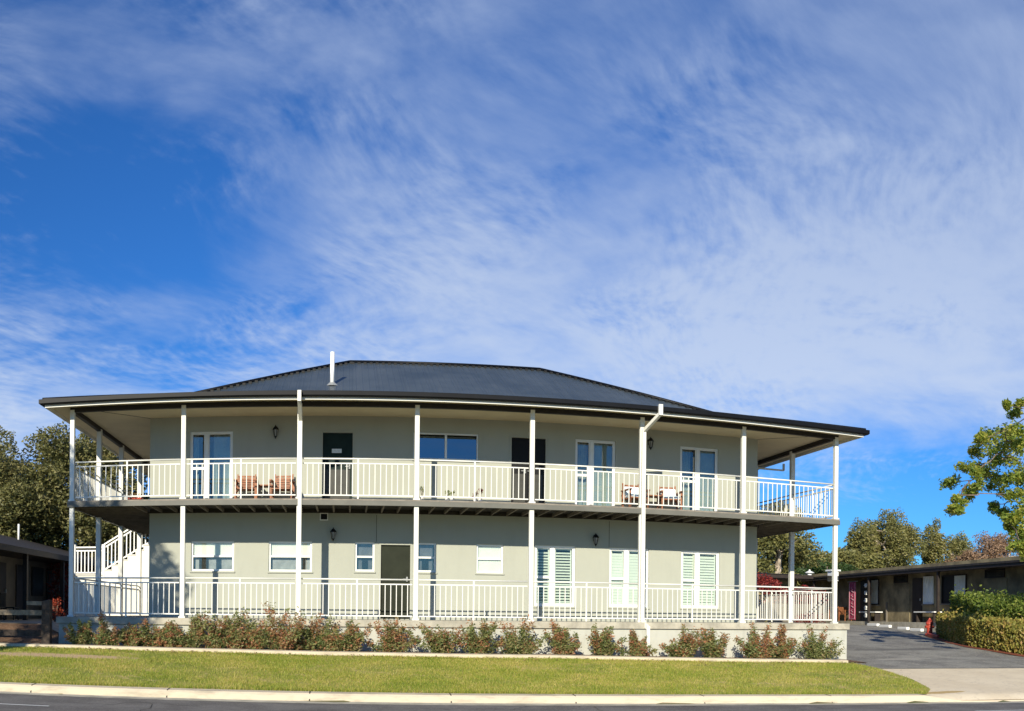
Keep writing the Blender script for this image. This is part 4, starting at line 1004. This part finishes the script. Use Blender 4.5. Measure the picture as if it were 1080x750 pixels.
# pale fence and red shrubs behind the right verandah
fn = thing('boundary_fence', 'pale beige panel fence behind the right lower verandah', 'fence', (20, 36, 1.1))
f_ = MB()
for k in range(16): f_.box(15.6 + k * .30, 15.6 + k * .30 + .285, 36.0, 36.03, .9, 2.15)
f_.build('panels', M['motelpale'], fn)
for k in range(3): MB().box(15.5 + k * 2.2, 15.6 + k * 2.2, 36.04, 36.14, .9, 2.2).build('fence_post', M['motelpale'], fn)
def bush(name, label, cs, rs, ns, leafm, size, base, cat='shrub', group=None, shell=.4):
    t = thing(name, label, cat, base, group); s = MB()
    for c in cs[:14]: s.tube([(base[0], base[1], base[2] - .05), (base[0] * .5 + c[0] * .5, base[1] * .5 + c[1] * .5, c[2] * .6 + base[2] * .4), c], [.03, .02, .008], 5)
    s.build('stems', M['bark'], t); leaves('foliage', leafm, cs, rs, ns, size, t, shell); return t
rng = np.random.default_rng(5); random.seed(5)
bush('red_leaved_shrub', 'wide crimson-leaved shrub spilling over the pale fence behind the right verandah', [(16.2 + k * .33 + random.uniform(-.1, .1), 36.6 + random.uniform(-.3, .3), 2.55 + .55 * math.exp(-((k - 3) / 4) ** 2) + random.uniform(-.15, .15)) for k in range(14)] + [(16.6 + k * .38, 36.8, 1.9) for k in range(10)], [(.55, .5, .42)] * 24, [330] * 24, LM['red'], .13, (19.2, 36.8, 1.15))
bush('red_leaved_shrub', 'low crimson shrub at the deck edge by the right corner post', [(17.6 + k * .18, 33.4 + random.uniform(-.2, .2), 1.45 + random.uniform(-.1, .12)) for k in range(7)], [(.32, .3, .35)] * 7, [170] * 7, LM['red'], .09, (18.2, 33.4, .85))
bush('red_leaved_shrub', 'dark crimson shrub beside the stair landing at the left', [(-11.0 + random.uniform(-.5, .5), 35 + random.uniform(-.5, .5), 2.3 + random.uniform(-.7, .9)) for k in range(14)], [(.5, .5, .45)] * 14, [240] * 14, LM['red'], .12, (-11.0, 35, 1.25))
bush('orange_red_shrub', 'small bright orange-red shrub at the left plinth corner', [(-8.35 + random.uniform(-.14, .14), 26.0 + random.uniform(-.15, .15), 1.38 + k * .065) for k in range(8)], [(.16, .16, .13)] * 8, [60] * 8, leafmat('orange_red_leaves', ((.25, .03, .015), (.45, .07, .03), (.55, .13, .05)), .4, 2), .07, (-8.35, 26.0, 1.2))

# hedges at the right
def hedge(name, label, line, w, h, leafm, size, n, seed, stray=.12):
    global rng; rng = np.random.default_rng(seed); P = []
    for (a, b) in zip(line[:-1], line[1:]):
        L = math.dist(a, b); k = int(n * L)
        t = rng.uniform(0, 1, k); d = np.array([(b[0]-a[0]) / L, (b[1]-a[1]) / L]); nn = np.array([-d[1], d[0]])
        s = rng.uniform(-1, 1, k); u = rng.uniform(0, 1, k); face = rng.uniform(0, 1, k)
        s = np.where(face < .35, np.sign(s) * (1 - .15 * rng.uniform(0, 1, k)), s); u = np.where(face > .65, 1 - .12 * rng.uniform(0, 1, k) ** 2, u)
        X = a[0] + (b[0]-a[0]) * t + nn[0] * s * w / 2; Y = a[1] + (b[1]-a[1]) * t + nn[1] * s * w / 2
        bumpy = 1 + .10 * np.sin(X * 2.3 + seed) + .07 * np.sin(Y * 5.1) + rng.normal(0, .075, k)
        Z = np.array([gz(x, y) for x, y in zip(X, Y)]) + .04 + u * h * bumpy + (rng.uniform(0, 1, k) > .985) * rng.uniform(0, stray, k)
        P.append(np.stack([X, Y, Z], 1))
    P = np.concatenate(P); n_ = len(P); base = (line[0][0], line[0][1], gz(*line[0])); t = thing(name, label, 'hedge', base)
    u = rng.normal(size=(n_, 3)); u /= np.linalg.norm(u, axis=1)[:, None]; w_ = np.cross(u, rng.normal(size=(n_, 3))); w_ /= np.linalg.norm(w_, axis=1)[:, None]
    s = size * rng.uniform(.6, 1.4, n_)[:, None]
    V = np.stack([P - u*s*.5, P + w_*s*.28, P + u*s*.5, P - w_*s*.28], 1).reshape(-1, 3)
    fast_mesh('foliage', leafm, V, np.arange(4 * n_).reshape(n_, 4), t)
    sm = MB()
    for (a, b) in zip(line[:-1], line[1:]):
        L = math.dist(a, b); k = max(1, int(L / .35))
        for i in range(k):
            x = a[0] + (b[0]-a[0]) * (i + .5) / k; y = a[1] + (b[1]-a[1]) * (i + .5) / k; z = gz(x, y)
            sm.tube([(x, y, z - .1), (x + random.uniform(-.1, .1), y + random.uniform(-.1, .1), z + h * .75)], [.02, .01], 5)
    sm.build('stems', M['bark'], t); return t
hedge('clipped_hedge', 'front lower hedge turning yellow and orange along the driveway', [(23.6, 31.0), (22.2, 28.2), (21.3, 25.9), (20.95, 23.9), (20.95, 22.4), (21.2, 19)], 1.1, .86, LM['hedgeyel'], .13, 2200, 3, .4)
hedge('clipped_hedge', 'taller fresh green hedge standing behind the yellowing one', [(24.5, 31.1), (23.7, 29.2), (22.9, 27.2), (22.55, 25.0), (22.5, 22.0), (22.8, 18)], 1.3, 1.55, LM['hedge'], .13, 2400, 4, .45)
# red mulch strip in front of the hedge
rm2 = MB(); line = [(23.2, 32.2), (22.8, 31.4), (21.4, 28.3), (20.55, 26.0), (20.2, 24.0), (20.15, 22.5), (20.5, 18.5)]; V = []
for k, (x, y) in enumerate(line): V += [(x, y, gz(x, y) + .02), (x + .25, y + .05, gz(x, y) + .05), (x + 5.0, y + 1.5, gz(x + 5.0, y + 1.5) + .05)]
fs = []
for k in range(len(line) - 1): fs += [(k*3, k*3+3, k*3+4, k*3+1)[::-1], (k*3+1, k*3+4, k*3+5, k*3+2)[::-1]]
tag(rm2.add(V, fs).build('hedge_bed', M['redmulch'] if 'redmulch' in M else groundmat('red_mulch', ((.24, .065, .035), (.17, .06, .035), (.12, .06, .035)), (4, 15))), kind='structure')
# hydrant
hx, hy = 23.35, 32.0; hz = gz(hx, hy) + .06
hd = thing('fire_hydrant', 'stubby red hydrant standing at the tip of the hedge bed', 'hydrant', (hx, hy, hz))
MB().lathe((hx, hy, hz), [(.20, 0), (.20, .05), (.13, .07), (.13, .42), (.17, .44), (.17, .50), (.12, .58), (.05, .66), (.03, .72)], 14).build('barrel', M['red'], hd, smooth=False)
for s in (-1, 1): MB().tube([(hx + s * .10, hy, hz + .34), (hx + s * .22, hy, hz + .34)], .06, 10).build('outlet', M['red'], hd)
wb = thing('white_marker_block', 'small white block beside the red hydrant', 'marker', (hx + .55, hy - .2, hz)); MB().box(hx + .36, hx + .74, hy - .4, hy - .1, hz - .02, hz + .28).build('block', M['white'], wb, bevel=.03)
rk = thing('red_kerb_block', 'red painted kerb end at the foot of the hydrant', 'kerb', (22.6, 31.0, hz)); MB().bar((23.0, 31.6, hz + .02), (22.65, 30.4, hz - .05), .16, .14).build('kerb_block', M['red'], rk, bevel=.03)

# left motel block ---------------------------------------------------------
lb = thing('low_motel_block', 'low shaded motel block with brown tiled roof at the left edge', 'building', (-12, 32, 1.2))
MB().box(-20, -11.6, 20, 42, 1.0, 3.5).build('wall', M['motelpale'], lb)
r = MB(); y0, y1 = 19.5, 42.5; r.add([(-10.0, y0, 3.55), (-10.0, y1, 3.55), (-14.2, y1, 4.72), (-14.2, y0, 4.72), (-20.6, y1, 3.5), (-20.6, y0, 3.5)], [(0, 1, 2, 3), (3, 2, 4, 5)]); r.add([(-10.5, y0 + .3, 3.5), (-14.2, y0 + .3, 4.7), (-20, y0 + .3, 3.5)], [(0, 2, 1)])
r.add([(-10.5, y1 - .3, 3.5), (-14.2, y1 - .3, 4.7), (-20, y1 - .3, 3.5)], [(0, 1, 2)])
r.build('roof', M['motelroof'], lb)
MB().box(-10.06, -9.98, y0, y1, 3.36, 3.545).build('fascia', M['moteltrim'], lb); MB().box(-11.6, -10.07, y0, y1, 3.42, 3.45).build('eave_lining', M['moteltrim'], lb)
for y in (24.6, 28.5, 32.5, 37): MB().box(-10.28, -10.14, y - .07, y + .07, 1.15, 3.42).build('verandah_post', M['moteltrim'], lb)
for y in (25.9, 29.4, 31.3, 34.8):
    o = MB().box(-11.59, -11.55, y, y + .85, 1.2, 3.2).build('door', M['moteltrim'], lb); MB().box(-11.55, -11.50, y + .7, y + .75, 2.15, 2.28).build('handle', M['steel'], o)
for y in (27.3, 33.0):
    o = MB(); o.box(-11.59, -11.54, y, y + 1.3, 2.1, 3.2); o = o.build('window', M['moteltrim'], lb); MB().box(-11.54, -11.53, y + .06, y + 1.24, 2.16, 3.14).build('pane', M['black'], o)
vp = thing('vent_pipe', 'thin white vent pipe standing on the left tiled roof', 'pipe', (-13.8, 36.5, 4.4)); MB().tube([(-13.4, 36.5, 4.3), (-13.4, 36.5, 5.15)], .045, 8).build('pipe', M['white'], vp, smooth=True)
for i, (x, y, l_) in enumerate(((-10.9, 27.6, 'dark verandah chair at the left motel block, the left one'), (-10.9, 28.9, 'dark verandah chair at the left motel block, the right one'))):
    t = thing('verandah_chair', l_, 'chair', (x, y, 1.2), 'dark chairs under the left motel eave')
    s = MB(); s.box(x - .25, x + .25, y - .25, y + .25, 1.62, 1.66); s.build('seat', M['black'], t)
    b = MB()
    for k in range(5): b.box(x - .27, x - .24, y - .25 + k * .11, y - .19 + k * .11, 1.66, 2.12)
    b.box(x - .27, x - .24, y - .25, y + .25, 2.08, 2.14); b.build('backrest', M['black'], t)
    for sx in (-1, 1):
        for sy in (-1, 1): MB().box(x + sx * .22 - .02, x + sx * .22 + .02, y + sy * .22 - .02, y + sy * .22 + .02, 1.2, 1.62).build('leg', M['black'], t)
# timber fence at the left
tf = thing('timber_rail_fence', 'old dark post and rail timber fence at the left edge', 'fence', (-7.42, 21.9, .65))
FX, FY = -7.18, 21.62; fz = gz(FX, FY)
MB().add([(FX-.11,FY-.10,fz-.3),(FX+.11,FY-.10,fz-.3),(FX+.11,FY+.10,fz-.3),(FX-.11,FY+.10,fz-.3),(FX-.11,FY-.10,fz+1.13),(FX+.11,FY-.10,fz+1.17),(FX+.11,FY+.10,fz+1.16),(FX-.11,FY+.10,fz+1.12)], [(3,2,1,0),(4,5,6,7),(0,1,5,4),(1,2,6,5),(2,3,7,6),(3,0,4,7)]).build('fence_post', M['oldwood'], tf, bevel=.012)
for x in (-9.6, -12.0): MB().box(x - .1, x + .1, FY - .1, FY + .1, fz - .3, fz + 1.15).build('fence_post', M['oldwood'], tf, bevel=.012)
MB().bar((-12.6, FY + .13, fz + .86), (FX - .02, FY + .13, fz + .84), .05, .13).build('rail', M['oldrail'], tf); MB().bar((-12.6, FY + .13, fz + .36), (FX - .02, FY + .13, fz + .33), .05, .15).build('rail', M['oldwood'], tf)
MB().bar((-7.75, FY + .13, fz + 1.08), (FX, FY + .13, fz + 1.07), .05, .10).build('rail', M['oldrail'], tf)
# fallen leaves and litter in the bed
lv = []
rng = np.random.default_rng(77); n = 2600; x = rng.uniform(-9, 13.3, n); y = rng.uniform(20.9, 22.6, n) - (rng.uniform(0, 1, n) > .8) * rng.uniform(0, 3, n) * (x > 8)
z = np.array([gz(a, b) for a, b in zip(x, y)]) + .045; P = np.stack([x, y, z], 1); u = rng.normal(size=(n, 3)) * (1, 1, .25); u /= np.linalg.norm(u, axis=1)[:, None]; w_ = np.cross(u, (0, 0, 1.)); s = rng.uniform(.02, .05, n)[:, None]
V = np.stack([P - u*s, P + w_*s*.5, P + u*s, P - w_*s*.5], 1).reshape(-1, 3)
o = fast_mesh('leaf_litter', leafmat('dry_leaves', ((.12, .06, .03), (.24, .13, .06), (.35, .22, .11)), .1, 3), V, np.arange(4 * n).reshape(n, 4)); tag(o, 'dry brown leaves scattered along the garden bed', 'leaf litter', kind='stuff')
